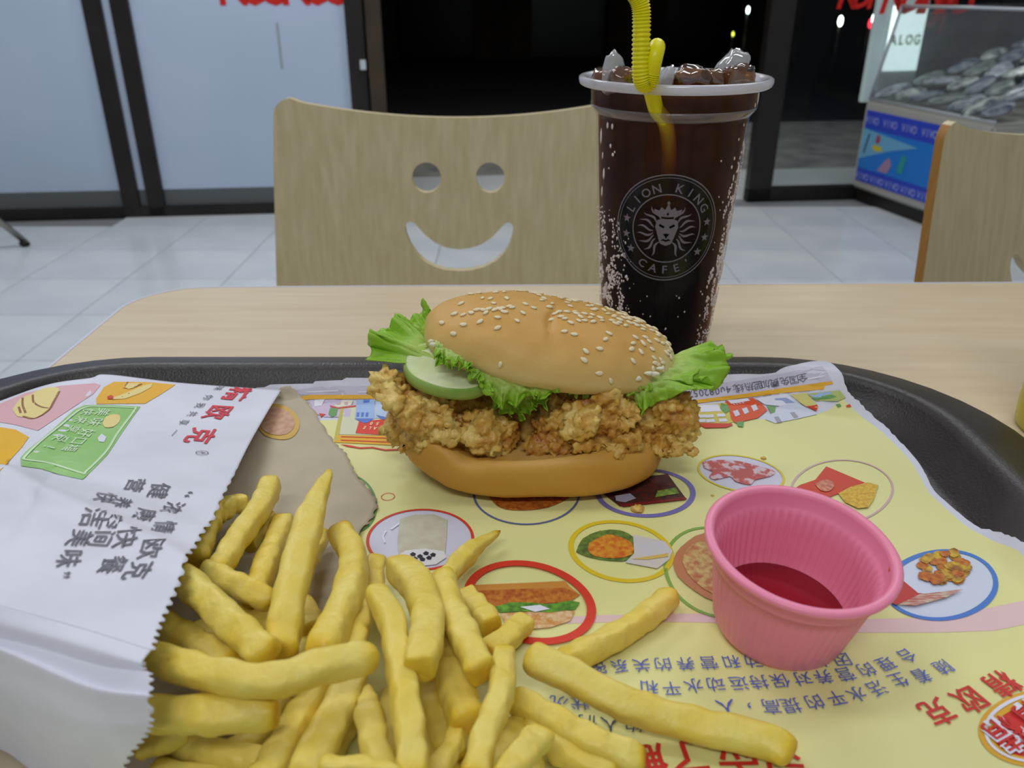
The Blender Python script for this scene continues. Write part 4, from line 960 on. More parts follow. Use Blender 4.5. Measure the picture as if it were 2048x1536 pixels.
def chicken(name, blobs, label=None, amp=1.0, vox=.0009):
    bm = bmesh.new()
    for c, r, rot in blobs:
        q = bmesh.ops.create_icosphere(bm, subdivisions=3, radius=1)
        mx = Matrix.Translation(c) @ Matrix.Rotation(rot, 4, 'Y') @ Matrix.Diagonal((r[0], r[1], r[2], 1)); bmesh.ops.transform(bm, matrix=mx, verts=q['verts'])
    o = bm_obj(name, bm, m_chk)
    md = o.modifiers.new('r', 'REMESH'); md.mode = 'VOXEL'; md.voxel_size = vox
    for t, s in ((tx1_, .0120*amp), (tx2_, -.0036*amp), (tx3_, .0042*amp)):
        md = o.modifiers.new('d', 'DISPLACE'); md.texture = t; md.strength = s; md.mid_level = .5; md.texture_coords = 'GLOBAL'
    dg = bpy.context.evaluated_depsgraph_get(); me = bpy.data.meshes.new_from_object(o.evaluated_get(dg)); me.materials.clear(); me.materials.append(m_chk); me.shade_smooth()
    bpy.data.objects.remove(o); o = bpy.data.objects.new(name, me); COL.objects.link(o); o.parent = bg; o.matrix_parent_inverse = bg.matrix_basis.inverted()
    if label: o['label'] = label
    return o
Y = at_y
chicken('fried_chicken', [(Y(775, 770, .285), (.0055, .006, .0045), .3), (Y(800, 795, .284), (.008, .009, .006), .6), (Y(835, 815, .285), (.010, .013, .0085), .3), (Y(845, 860, .288), (.0075, .012, .0095), 0), (Y(870, 890, .290), (.009, .011, .008), 0), (Y(885, 835, .284), (.0085, .011, .0105), -.3), (Y(860, 840, .30), (.016, .014, .012), 0), (Y(800, 840, .296), (.006, .008, .010), .2)], 'rough crispy piece at the left')
chicken('fried_chicken', [(Y(965, 865, .2795), (.0085, .008, .0085), 0), (Y(990, 870, .283), (.009, .008, .0095), 0), (Y(950, 835, .286), (.0080, .008, .007), .3), (Y(930, 870, .290), (.010, .010, .010), 0)], 'rounded nugget-like piece in the middle', .9)
chicken('fried_chicken', [(Y(1100, 862, .284), (.0070, .009, .0060), -.5), (Y(1140, 845, .280), (.0100, .008, .0060), -.3), (Y(1170, 835, .279), (.011, .009, .0075), -.15), (Y(1225, 825, .281), (.011, .010, .008), -.1), (Y(1215, 792, .281), (.0065, .006, .0045), .3), (Y(1190, 820, .292), (.020, .012, .010), 0)], 'pale crispy piece on the right, upper')
chicken('fried_chicken', [(Y(1110, 885, .281), (.011, .009, .0045), 0), (Y(1170, 883, .279), (.012, .009, .0058), 0), (Y(1225, 875, .281), (.011, .010, .0062), -.2), (Y(1260, 880, .290), (.010, .010, .0065), 0)], 'lower crispy piece on the right')
chicken('fried_chicken', [(Y(1290, 835, .290), (.011, .010, .0100), 0), (Y(1330, 815, .288), (.009, .009, .0085), .4), (Y(1355, 835, .286), (.0070, .008, .0085), .3), (Y(1368, 875, .285), (.0042, .005, .0062), .35), (Y(1376, 895, .285), (.0022, .0028, .0040), .3), (Y(1325, 860, .287), (.0060, .006, .0060), 0), (Y(1300, 870, .295), (.012, .012, .0085), 0)], 'hanging crispy piece at the far right')
chicken('chicken_filling', [(Vector((-.012, .318, TZ+.031)), (.026, .022, .011), 0), (Vector((.035, .320, TZ+.031)), (.026, .022, .011), 0), (Vector((.012, .315, TZ+.033)), (.022, .02, .008), 0), (Vector((.006, .298, TZ+.028)), (.012, .010, .007), 0)], None, .8, .0016)
# cucumber
m_skin = mat('cucumber_skin', L(120, 160, 60), .35, L(170, 196, 110), 60, sss=.1); m_flesh = mat('cucumber_flesh', L(206, 218, 160), .35, L(226, 228, 190), 90, sss=.2)
ca, cb = Y(811, 716, .294), Y(986, 762, .284)
cc = (ca+cb)/2; cu_ = thing('x', (0, 0, 0), None, None)
bpy.data.objects.remove(cu_)
X_ = (cb-ca).normalized(); Nn = Vector((-.05, -.22, .95)); Nn = (Nn-X_*Nn.dot(X_)).normalized(); Y_ = Nn.cross(X_); ra = (cb-ca).length/2
V = []; F = []; n = 72; rings = [(0, .0026), (.5, .0027), (.86, .0027), (.93, .0024), (.985, .0012), (1.0, -.0008), (.985, -.0026), (.9, -.0034), (0, -.0034)]
for r, h in rings:
    for i in range(n):
        a = 2*math.pi*i/n; V.append(cc+X_*(ra*r*math.cos(a))+Y_*(ra*.80*r*math.sin(a))+Nn*(h+.0005*math.sin(3*a)*r))
for k in range(len(rings)-1):
    for i in range(n): F.append((k*n+i, k*n+(i+1) % n, (k+1)*n+(i+1) % n, (k+1)*n+i))
fm = [0 if k < 3 else 1 for k in range(len(rings)-1) for i in range(n)]
mesh_obj('cucumber_slice', V, F, None, bg, True, [m_flesh, m_skin], fm)
# lettuce
def leafmat(name, cbase, cedge):
    k = M(name); b = k.b; b.inputs['Roughness'].default_value = .38
    at = k.node('ShaderNodeAttribute', attribute_name='edge'); nz = k.node('ShaderNodeTexNoise', Scale=160, Detail=4); tc = k.node('ShaderNodeTexCoord'); k.link(tc.outputs['Object'], nz.inputs['Vector'])
    ad = k.node('ShaderNodeMath', operation='MULTIPLY_ADD'); ad.inputs[1].default_value = .5; k.link(nz.outputs['Fac'], ad.inputs[0]); k.link(at.outputs['Fac'], ad.inputs[2])
    rp = k.node('ShaderNodeValToRGB'); e = rp.color_ramp.elements; e[0].position = .25; e[0].color = cbase; e[1].position = 1.0; e[1].color = cedge
    k.link(ad.outputs[0], rp.inputs[0]); k.link(rp.outputs[0], b.inputs['Base Color'])
    tl = k.node('ShaderNodeBsdfTranslucent'); k.link(rp.outputs[0], tl.inputs['Color']); mx = k.node('ShaderNodeMixShader', Fac=.35)
    k.link(b.outputs[0], mx.inputs[1]); k.link(tl.outputs[0], mx.inputs[2]); k.link(mx.outputs[0], k.out.inputs['Surface'])
    n2 = k.node('ShaderNodeTexNoise', Scale=350, Detail=3); k.link(tc.outputs['Object'], n2.inputs['Vector']); bp = k.node('ShaderNodeBump', Strength=.5, Distance=.0008)
    k.link(n2.outputs['Fac'], bp.inputs['Height']); k.link(bp.outputs['Normal'], b.inputs['Normal'])
    return k.m
m_let = leafmat('lettuce_leaf', L(224, 238, 150), L(172, 220, 66))
def lettuce(base, outp, waves, amp, sd, label=None, nS=170, nT=22, jag=.0034, curl=0.0):
    Bc = cr(base, nS); Oc = cr(outp, nS); V = []; ed = []
    for i in range(nS+1):
        s = i/nS; b0 = Vector(Bc[i]); o0 = Vector(Oc[i]); d = o0-b0
        tg = (Vector(Oc[min(i+1, nS)])-Vector(Oc[max(i-1, 0)])).normalized(); nrm = d.cross(tg)
        nrm = nrm.normalized() if nrm.length > 1e-9 else Vector((0, 0, 1))
        dl = d.length; dn = d.normalized()
        jg = jag*(noise.noise(Vector((s*waves*2.2, sd, 0)))+.6*noise.noise(Vector((s*waves*7, sd, 3))))
        for j in range(nT+1):
            t = j/nT; ph = s*waves*2*math.pi
            wv = math.sin(ph+1.3*noise.noise(Vector((s*5, sd, 7))))*amp*t**2.2+.45*amp*math.sin(ph*2.7+sd+t*2)*t**3+.25*amp*math.sin(ph*6.1+sd*2)*t**5
            side = tg*(.5*amp*math.cos(ph)*t**2.5+.3*amp*math.cos(ph*2.7+sd)*t**4)
            crk = nrm*.0012*noise.noise(Vector((s*14, t*5, sd+20)))
            V.append(b0+d*t+dn*(jg*t**2)+nrm*(wv+curl*t*t*dl)+side+crk); ed.append(t)
    F = [(i*(nT+1)+j, (i+1)*(nT+1)+j, (i+1)*(nT+1)+j+1, i*(nT+1)+j+1) for i in range(nS) for j in range(nT)]
    o = mesh_obj('lettuce_leaf', V, F, m_let, bg, True); set_attr(o, 'edge', ed)
    md = o.modifiers.new('s', 'SOLIDIFY'); md.thickness = .00035
    if label: o['label'] = label
    return o
# left leaf sticking out
lettuce([Y(900, 690, .312), Y(890, 705, .300), Y(893, 722, .292), Y(900, 735, .288)], [Y(862, 608, .325), Y(800, 640, .312), Y(742, 665, .298), Y(738, 722, .290)], 3.2, .0032, 1, 'leaf sticking out at the left')
lettuce([Y(880, 665, .315), Y(860, 680, .305), Y(855, 695, .296)], [Y(868, 618, .32), Y(790, 655, .31), Y(760, 700, .298)], 3.5, .0028, 4)
# small ruffles under the left of the crown
lettuce([Y(872, 680, .290), Y(890, 695, .285), Y(925, 715, .281), Y(940, 735, .279)], [Y(868, 712, .281), Y(888, 728, .279), Y(915, 728, .276), Y(952, 745, .276)], 5, .0022, 2)
lettuce([Y(925, 720, .282), Y(960, 738, .279), Y(1010, 752, .277), Y(1060, 762, .277), Y(1120, 770, .278)], [Y(935, 740, .277), Y(965, 768, .275), Y(1000, 812, .275), Y(1055, 800, .275), Y(1128, 778, .276)], 6.5, .0024, 3, 'ruffled leaf edge hanging under the bun')
lettuce([Y(980, 770, .288), Y(1030, 780, .288), Y(1090, 785, .288)], [Y(985, 810, .281), Y(1040, 832, .282), Y(1090, 800, .281)], 4, .0024, 8)
lettuce([Y(1120, 768, .284), Y(1180, 775, .284), Y(1240, 768, .284), Y(1290, 750, .286)], [Y(1128, 784, .279), Y(1180, 790, .279), Y(1240, 786, .280), Y(1300, 775, .281)], 6, .0014, 6)
# right leaf
lettuce([Y(1265, 775, .284), Y(1290, 752, .284), Y(1320, 735, .292), Y(1345, 712, .305)], [Y(1275, 828, .279), Y(1330, 800, .279), Y(1445, 765, .290), Y(1425, 675, .305)], 2.6, .0030, 5, 'leaf sticking out at the right')
lettuce([Y(1285, 760, .286), Y(1320, 745, .292), Y(1340, 725, .300)], [Y(1385, 760, .284), Y(1452, 752, .296), Y(1450, 690, .304)], 2.8, .0026, 9)
# sauce dabs
m_mayo = mat('mayonnaise', L(226, 226, 196), .3, sss=.2)
b = bmesh.new()
for u, v, y, s in ((1250, 765, .2785, .0009), (1275, 757, .2795, .0011), (1298, 747, .281, .0012), (1320, 737, .284, .0010), (868, 690, .2875, .0010), (876, 700, .285, .0009), (862, 683, .290, .0008), (1232, 768, .277, .0010), (1310, 748, .281, .0012)):
    q = bmesh.ops.create_icosphere(b, subdivisions=2, radius=s); bmesh.ops.transform(b, matrix=Matrix.Translation(Y(u, v, y)) @ Matrix.Diagonal((1.7, .8, .8, 1)), verts=q['verts'])
for v in b.verts: v.co += Vector((noise.noise(v.co*500), 0, noise.noise(v.co*500+Vector((9, 0, 0)))))*.0006
tag(bm_obj('mayonnaise', b, m_mayo, bg, True), kind='stuff')
#PART3
# ------------------------------------------------------------ sauce cup
m_pk1 = mat('pink_plastic', L(248, 146, 176), .35, spec=.4, sss=.12); m_pk1.node_tree.nodes['Principled BSDF'].inputs['Subsurface Radius'].default_value = (1, .4, .5)
sx, sy = .0830, .2012
sc_ = thing('sauce_cup', (sx, sy, TZ+.0048), 'pink ribbed plastic sauce cup holding ketchup, on the right of the placemat', 'sauce cup')
po = [(0, 0), (.0185, 0), (.0200, .0008), (.0210, .003), (.0228, .012), (.0246, .022), (.0252, .0268), (.0264, .0274), (.0268, .0284), (.0268, .0312), (.0272, .0322), (.0290, .0328), (.0296, .0336), (.0297, .0346), (.0290, .0353), (.0276, .0354), (.0268, .0349), (.0263, .0335), (.0261, .0300), (.0252, .0288), (.0243, .0272), (.0237, .0220), (.0219, .012), (.0200, .0036), (.0185, .0018), (0, .0016)]
rib = lambda i, a: (.006*math.cos(a*56) if 3 <= i <= 6 else (.012*math.cos(a*56) if 20 <= i <= 23 else 0))
v, f = lathe(po, 336, (0, 0, 0), rib); SM = Matrix.Translation((sx, sy, TZ+.0052)) @ Matrix.Rotation(math.radians(5), 4, 'X') @ Matrix.Rotation(math.radians(4), 4, 'Y') @ Matrix.Scale(.955, 4)
mesh_obj('cup_body', [SM @ Vector(p) for p in v], f, m_pk1, sc_, True)
m_ket = mat('ketchup', L(140, 8, 24), .18, spec=.5)
v, f = lathe([(0, .0080), (.0206, .0080), (.0210, .0072), (.0196, .002), (0, .002)], 64, (0, 0, 0)); mesh_obj('ketchup', [SM @ Vector(p) for p in v], f, m_ket, sc_, True)
b = bmesh.new(); bmesh.ops.create_icosphere(b, subdivisions=3, radius=1)
for q in b.verts: q.co *= 1+.2*noise.noise(q.co*1.5)
xf(b, Matrix.Translation(SM @ Vector((.0262, -.0075, .0325))) @ Matrix.Diagonal((.0010, .0016, .0014, 1))); bm_obj('sauce_drop', b, mat('orange_sauce', L(214, 92, 40), .25), sc_, True)
# ------------------------------------------------------------ paper bag
m_bagw = mat('white_bag_paper', L(226, 226, 238), .55, L(216, 216, 228), 30, 3, bump=.15, bscale=120)
m_bagk = mat('bag_inner_paper', L(190, 176, 150), .6, L(182, 168, 144), 60, 3, bump=.15, bscale=150)
bag = thing('paper_bag', (-.14, .2, TZ+.006), 'white printed paper bag lying open on the left with fries spilling out', 'paper bag')
def Z(u, v, z): return at_z(u, v, z)
front_T = curve_fn([Z(-260, 905, .010), Z(0, 802, .0175), Z(100, 768, .0200), Z(180, 756, .0195), Z(215, 749, .0195), Z(345, 764, .0150), Z(470, 774, .0120), Z(562, 780, .0110)])
edge_pts = [(562, 780, .0110), (536, 822, .0135), (500, 885, .019), (470, 945, .024), (440, 1000, .030), (405, 1060, .037), (375, 1120, .043), (345, 1190, .048), (318, 1250, .051), (302, 1300, .052)]
front_R = curve_fn([Z(*p) for p in edge_pts])
front_B = curve_fn([Z(-260, 1130, .050), Z(-100, 1180, .050), Z(0, 1212, .050), Z(160, 1256, .051), Z(302, 1300, .052)])
front_L = curve_fn([Z(-260, 905, .010), Z(-270, 980, .028), Z(-265, 1060, .042), Z(-260, 1130, .050)])
NU, NV = 110, 130
vs2, fs2 = coons(front_T, front_B, front_L, front_R, NU, NV)
for k, p in enumerate(vs2):
    i, j = k % (NU+1), k//(NU+1); s, t = i/NU, j/NV; e_ = math.sin(math.pi*t)
    p.z += e_*(.0022*math.exp(-((t-.55-.25*(s-.5))/.035)**2)-.0016*math.exp(-((t-.40-.1*s)/.04)**2)+.0012*math.sin(s*14+t*9)*min(1, 3*(1-s)))
    if i == NU and t > .28:
        d = (vs2[k]-vs2[k-1]).normalized(); p += d*.0011*(1 if (j % 4) < 2 else -.3)*min(1, (t-.28)*4)
fr = mesh_obj('front_sheet', vs2, fs2, m_bagw, bag, True); md = fr.modifiers.new('s', 'SOLIDIFY'); md.thickness = .00015; md.offset = -1
# lower gusset
g_R = curve_fn([Z(302, 1300, .052), Z(286, 1318, .053), Z(283, 1328, .0530), Z(298, 1346, .052), Z(300, 1400, .0490), Z(302, 1448, .044), Z(288, 1480, .038), Z(258, 1515, .030), Z(240, 1560, .020), Z(236, 1600, .012)])
g_B = curve_fn([Z(-260, 1500, .012), Z(-100, 1490, .010), Z(0, 1500, .008), Z(70, 1548, .007), Z(150, 1590, .008), Z(236, 1600, .012)])
g_L = curve_fn([Z(-260, 1130, .050), Z(-262, 1250, .042), Z(-262, 1400, .026), Z(-260, 1500, .012)])
vs3, fs3 = coons(front_B, g_B, g_L, g_R, 90, 110)
for k, p in enumerate(vs3):
    i, j = k % 91, k//91; s, t = i/90, j/110
    p.z += math.sin(math.pi*t)*(.0030*math.exp(-((t-.42-.12*(s-.5))/.03)**2)-.0020*math.exp(-((t-.25)/.06)**2)+.0008*math.sin(s*11+t*5))
    if i == 90 and t > .12:
        d = (vs3[k]-vs3[k-1]).normalized(); p += d*.0011*(1 if (j % 4) < 2 else -.3)
gs = mesh_obj('side_gusset', vs3, fs3, m_bagw, bag, True); md = gs.modifiers.new('s', 'SOLIDIFY'); md.thickness = .00015; md.offset = -1
# back sheet on the mat
def hz(o): return lambda x, y: matz(x, y)+o
bk_R = curve_fn([at_h(u, v, hz(.0016)) for u, v in [(562, 782), (590, 785), (620, 815), (650, 860), (672, 888), (688, 903), (700, 930), (715, 960), (740, 985), (753, 1008), (738, 1040), (722, 1060), (712, 1100), (700, 1160), (660, 1300), (600, 1450), (560, 1560), (540, 1620)]])
pT = [at_h(562, 784, hz(.0016)), Vector((-.145, .338, TZ+.006)), Vector((-.19, .325, TZ+.006)), Vector((-.205, .31, TZ+.006))]
bk_T = curve_fn(pT[::-1]); e0 = bk_R(1)
bk_B = curve_fn([Vector((-.205, .13, TZ+.0062)), Vector((-.13, .125, TZ+.0062)), e0]); bk_L = curve_fn([pT[-1], Vector((-.208, .25, TZ+.008)), Vector((-.205, .13, TZ+.0062))])
vs4, fs4 = coons(bk_T, bk_B, bk_L, bk_R, 90, 120)
for k, p in enumerate(vs4):
    i = k % 91; s = i/90; j = k//91
    p.z = max(p.z if s < .5 and j < 30 else 0, TZ+matz(p.x, p.y)+.0012+.0018*max(0, (s-.9)/.1)*(.5+.5*math.sin(j*.16)))
    if i == 90 and 10 < j < 75: p += Vector((.0007 if j % 4 < 2 else -.0002, 0, 0))
bk = mesh_obj('back_sheet', vs4, fs4, m_bagk, bag, True); md = bk.modifiers.new('s', 'SOLIDIFY'); md.thickness = .00015; md.offset = -1
FB = bvh_of(fr); KB = bvh_of(bk)
BP = lambda name, pts, m, off=.0002, sm=0: poly_on(name, FB, pts, m, bag, off, sm)
BP('printed_patch', [(192, 798), (208, 775), (228, 764), (300, 765), (351, 770), (322, 789), (290, 808), (240, 808), (193, 809)], C_('bag_orange', 238, 180, 40))
BP('printed_patch', [(-60, 826), (0, 808), (53, 786), (123, 772), (190, 767), (201, 771), (186, 789), (130, 826), (76, 862), (30, 850), (0, 845), (-60, 850)], C_('bag_pink', 226, 176, 182))
BP('printed_patch', [(-60, 850), (0, 855), (32, 860), (58, 875), (44, 895), (0, 943), (-60, 990)], C_('bag_orange2', 238, 184, 30))
BP('printed_patch', [(41, 916), (53, 903), (105, 860), (149, 820), (169, 811), (225, 811), (281, 814), (264, 837), (240, 872), (216, 909), (190, 936), (165, 960), (123, 951), (80, 938), (42, 933)], C_('bag_green', 142, 196, 108, (156, 204, 120), 60))
k_bl = C_('bag_paleline', 206, 232, 190); k_bn = C_('bag_nugget', 236, 216, 140); k_bo = C_('bag_outline', 150, 100, 60)
def stroke(pts, wd, m, name='printed_line', off=.0004):
    H = [hit(FB, *p) for p in pts]; V = []; F = []
    for i, (p, nn) in enumerate(H):
        d = (H[min(i+1, len(H)-1)][0]-H[max(i-1, 0)][0]).normalized(); sd = nn.cross(d)
        V += [drop(FB, p+sd*wd/2, nn, off), drop(FB, p-sd*wd/2, nn, off)]
        if i: F.append((2*i-2, 2*i-1, 2*i+1, 2*i))
    return mesh_obj(name, V, F, m, bag)
def sstroke(pts, wd, m, n=24): return stroke([tuple(q) for q in cr(pts, n)], wd, m)
sstroke([(50, 921), (100, 928), (165, 948), (172, 945), (212, 905), (235, 868), (270, 820), (262, 817), (210, 815), (165, 818), (120, 853), (80, 885), (50, 915), (50, 921)], .0009, k_bl, 60)
text_on('lettering', FB, [('快', 175, 826), ('来', 162, 842), ('享', 146, 860), ('受', 122, 878), ('！', 98, 896)], .0048, k_bl, bag, .0005, .01, hs=1.0, autow=True)
text_on('lettering', FB, [('美', 206, 826), ('味', 190, 846), ('好', 172, 868), ('口', 156, 884), ('福', 142, 898)], .0056, k_bl, bag, .0005, .01, hs=1.0, autow=True)
BP('printed_potato', [(205, 848), (212, 835), (228, 830), (240, 833), (238, 846), (226, 855), (210, 856)], k_bn, .0004, 2)
sstroke([(207, 852), (214, 857), (228, 855)], .0004, k_bo, 8)
BP('printed_mushroom', [(195, 878), (203, 869), (213, 876), (208, 886), (198, 885)], k_wht, .0004, 1)
BP('printed_nugget', [(26, 820), (40, 800), (62, 790), (88, 778), (112, 776), (119, 784), (106, 804), (96, 822), (70, 838), (52, 836), (35, 834)], k_bn, .0004, 2)
for pts in ([(46, 797), (46, 812), (52, 828)], [(66, 791), (68, 806), (82, 815), (98, 818)], [(119, 784), (108, 804), (97, 822), (70, 838), (46, 834)], [(38, 815), (42, 828)]): sstroke(pts, .0009, k_bo, 14)
BP('printed_wing', [(222, 797), (240, 792), (265, 782), (288, 772), (305, 768), (302, 776), (280, 788), (250, 799), (228, 800)], k_bn, .0004, 1)
BP('printed_wing', [(250, 775), (256, 768), (280, 768), (270, 776), (255, 780)], k_bn, .0004, 1)
for pts in ([(215, 797), (226, 800), (240, 797), (262, 786)], [(246, 777), (262, 778), (284, 769)], [(250, 774), (256, 765)]): sstroke(pts, .0006, k_bo, 10)
BP('printed_tip', [(214, 795), (222, 792), (228, 796), (222, 800), (215, 800)], k_red, .0005, 1)
k_bt = C_('bag_text_grey', 104, 104, 112); k_br = C_('bag_text_red', 214, 58, 70)
TB = lambda items, size, m, ofs=0.0, hs=1.0: text_on('lettering', FB, items, size, m, bag, .0004, ofs, hs=hs, autow=True)
TB([('精', 474, 789), ('欧', 436, 826), ('克', 402, 872)], .0112, k_br, .02)
TB([('味', 438, 777), ('你', 416, 796), ('我', 400, 812), ('共', 385, 829), ('享', 368, 846), ('—', 349, 867)], .0042, k_bt)
text_on('lettering', FB, [('R', 404, 907)], .0030, k_bt, bag, .0004, .01, dirs=(-.35, -1, 0))
c_ = hit(FB, 404, 907)[0]
V = []; F = []
for i in range(32):
    a = 2*math.pi*i/32
    for r in (.0020, .0023): V.append(drop(FB, c_+Vector((r*math.cos(a), r*math.sin(a), 0)), Vector((0, 0, 1)), .0004))
    j = (i+1) % 32; F.append((2*i, 2*i+1, 2*j+1, 2*j))
mesh_obj('printed_ring', V, F, k_bt, bag)
TB([('“', 378, 990), ('浓', 345, 1018), ('情', 328, 1056), ('欧', 303, 1098), ('克', 277, 1142)], .0070, k_bt, .006)
TB([('健', 318, 983), ('康', 289, 1031), ('快', 254, 1076), ('餐', 226, 1131)], .0070, k_bt, .006)
TB([('营', 270, 972), ('养', 243, 1006), ('空', 224, 1040), ('间', 203, 1080)], .0064, k_bt, .006)
TB([('快', 210, 996), ('洁', 185, 1034), ('美', 160, 1078), ('味', 139, 1119), ('”', 133, 1152)], .0066, k_bt, .006)
# oval logo on the inner sheet
oc, on_ = hit(KB, 556, 845)
poly_on('printed_oval', KB, [(520, 830), (530, 812), (552, 808), (580, 818), (598, 838), (598, 858), (584, 876), (560, 880), (530, 872), (516, 852)], C_('inner_gold', 206, 166, 70), bag, .0003, 3)
poly_on('printed_oval', KB, [(522, 832), (532, 818), (552, 816), (575, 824), (588, 840), (588, 856), (577, 868), (556, 872), (532, 866), (520, 850)], C_('inner_rose', 190, 140, 110, (206, 166, 136), 300), bag, .0005, 3)

# ------------------------------------------------------------ french fries
mf = M('fry_crust'); b = mf.b; b.inputs['Roughness'].default_value = .42; b.inputs['Specular IOR Level'].default_value = .4
b.inputs['Subsurface Weight'].default_value = .12; b.inputs['Subsurface Scale'].default_value = .002; b.inputs['Subsurface Radius'].default_value = (1, .65, .15)
at_ = mf.node('ShaderNodeAttribute', attribute_name='tip'); tc = mf.node('ShaderNodeTexCoord'); nz = mf.node('ShaderNodeTexNoise', Scale=90, Detail=4); mf.link(tc.outputs['Object'], nz.inputs['Vector'])
ad = mf.node('ShaderNodeMath', operation='MULTIPLY_ADD'); ad.inputs[1].default_value = .66; mf.link(nz.outputs['Fac'], ad.inputs[0]); mf.link(at_.outputs['Fac'], ad.inputs[2])
rp = mf.node('ShaderNodeValToRGB'); e = rp.color_ramp.elements; e[0].position = .22; e[0].color = L(236, 216, 112); e[1].position = 1.15; e[1].color = L(196, 132, 28); q_ = e.new(.55); q_.color = L(228, 196, 58)
mf.link(ad.outputs[0], rp.inputs[0]); mf.link(rp.outputs[0], b.inputs['Base Color'])
n2 = mf.node('ShaderNodeTexNoise', Scale=500, Detail=4); mf.link(tc.outputs['Object'], n2.inputs['Vector']); bp = mf.node('ShaderNodeBump', Strength=.6, Distance=.0006); mf.link(n2.outputs['Fac'], bp.inputs['Height']); mf.link(bp.outputs['Normal'], b.inputs['Normal'])
mf = mf.m
fn = [0]
def fry(pts, wpx, label, group=None, tip0=.35, tip1=.35, pt0=False, pt1=False, tw=None):
    fn[0] += 1; sd = fn[0]*7.3
    W = [at_z(u, v, z) for u, v, z in pts]; mid = W[len(W)//2]; dep = (mid-CAM).dot(Vector((0, math.cos(PIT), -math.sin(PIT))))
    r = wpx/FPX*dep/2*.93; n = 34
    path = cr([tuple(p) for p in W], n)
    def rf(t):
        e0 = min(1, t/.06); e1 = min(1, (1-t)/.06)
        k = (.55+.45*math.sqrt(max(0, 1-(1-e0)**2)))*(.55+.45*math.sqrt(max(0, 1-(1-e1)**2)))
        if pt0: k *= min(1, .12+(t/.42)**.8)
        if pt1: k *= min(1, .12+((1-t)/.42)**.8)
        return r*k*(1+.09*noise.noise(Vector((t*5, sd, 0)))+.04*noise.noise(Vector((t*16, sd, 4))))
    v, f = sweep(path, rf, 16, .64, tw if tw is not None else random.uniform(-.3, .3))
    tp = []
    for k, p in enumerate(v):
        t = (k//16)/n; q = Vector(p); p += (Vector((noise.noise(q*260), noise.noise(q*260+Vector((9, 0, 0))), noise.noise(q*260+Vector((0, 9, 0)))))*.0009)
        tp.append(tip0*max(0, 1-t/.10)**1.0+tip1*max(0, 1-(1-t)/.10)+.12*noise.noise(q*50))
    o = mesh_obj('french_fry', v, f, mf, None, False); o.data.shade_smooth(); set_attr(o, 'tip', tp)
    md = o.modifiers.new('b', 'SUBSURF'); md.levels = md.render_levels = 1
    return tag(o, label, 'french fry', group or 'french fries spilling from the bag')
A1_, A2_, A3_, A4_ = .0115, .020, .029, .037
# lowest layer
for pts, w_, lb in (([(330, 1480, .012), (430, 1505, .013), (540, 1530, .013)], 56, 'fry lying level under the short thick level fry, near the bottom left'), ([(270, 1500, .016), (330, 1478, .017), (370, 1462, .017)], 52, 'fry end peeping out at the lowest notch of the bag edge'),
        ([(420, 1540, .010), (500, 1480, .012), (580, 1400, .012)], 60, 'shaded fry under the left one of the slanting pair'), ([(560, 1230, .010), (640, 1300, .011), (700, 1330, .011)], 52, 'fry deep in the gap between the pointed fry and the arched fry'),
        ([(600, 1560, .010), (680, 1470, .011), (700, 1400, .012)], 56, 'shaded fry deep between the slanting pair and the upright bottom fry'), ([(820, 1400, .012), (860, 1480, .012), (900, 1560, .011)], 60, 'fry deep below the bulb ended fry at the bottom edge'),
        ([(470, 1070, .013), (505, 1045, .013), (538, 1022, .014)], 36, 'thin brown fry lying behind the square ended fry'), ([(395, 1260, .018), (440, 1290, .018), (500, 1330, .018)], 58, 'lowest fry in the gap above the long level fry'),
        ([(860, 1560, .02), (900, 1500, .02), (925, 1440, .02)], 46, 'fry tip at the bottom edge between two downward fries'), ([(760, 1560, .01), (780, 1480, .011), (790, 1380, .012)], 60, 'fry hidden behind the long straight central fry'),
        ([(930, 1560, .012), (1000, 1500, .012), (1060, 1440, .012)], 60, 'fry behind the short fry at the bottom edge'), ([(1040, 1560, .010), (1060, 1520, .011), (1030, 1440, .012)], 56, 'fry low under the start of the second long fry'),
        ([(480, 1220, .012), (540, 1260, .012), (620, 1330, .012)], 56, 'fry under the foot of the tall pointed fry'), ([(400, 1400, .014), (520, 1385, .014), (640, 1370, .014)], 60, 'fry lying between the two level fries, mostly covered'),
        ([(300, 1545, .010), (420, 1560, .01), (520, 1580, .01)], 60, 'fry cut by the bottom edge at the far left of the heap')):
    fry(pts, w_, lb)
fry([(600, 1205, .012), (618, 1235, .013), (628, 1268, .014)], 52, 'stubby fry end between the tall pointed fry and the arched fry')
fry([(490, 1006, .016), (455, 1012, .018), (425, 1035, .020)], 46, 'dark golden fry end poking out against the bag edge, farthest left at the back', tip0=.6)
fry([(540, 1032, .013), (520, 1062, .014), (495, 1095, .015)], 34, 'small brown fry tip just right of the upper left fry', tip0=.7)
fry([(572, 1040, .013), (535, 1120, .016), (505, 1205, .018)], 52, 'golden fry leaning behind the tall pointed fry on its left')
fry([(650, 1062, .012), (622, 1115, .013), (600, 1180, .014), (585, 1230, .015)], 38, 'slim golden fry right behind the tall pointed fry', tip0=.6)
fry([(432, 1005, .022), (415, 1060, .024), (390, 1128, .027)], 46, 'fry along the bag edge ending in a rounded knob')
fry([(543, 965, .018), (520, 1015, .021), (470, 1085, .025), (430, 1150, .027)], 52, 'square ended fry standing at the upper left of the heap')
fry([(410, 1140, .028), (470, 1168, .028), (550, 1205, .026)], 52, 'yellow fry crossing behind the tall pointed fry', tw=.6)
fry([(360, 1150, .036), (420, 1205, .037), (480, 1262, .037), (540, 1318, .036)], 72, 'thick fry slanting down from the bag edge at the left', tw=.5)
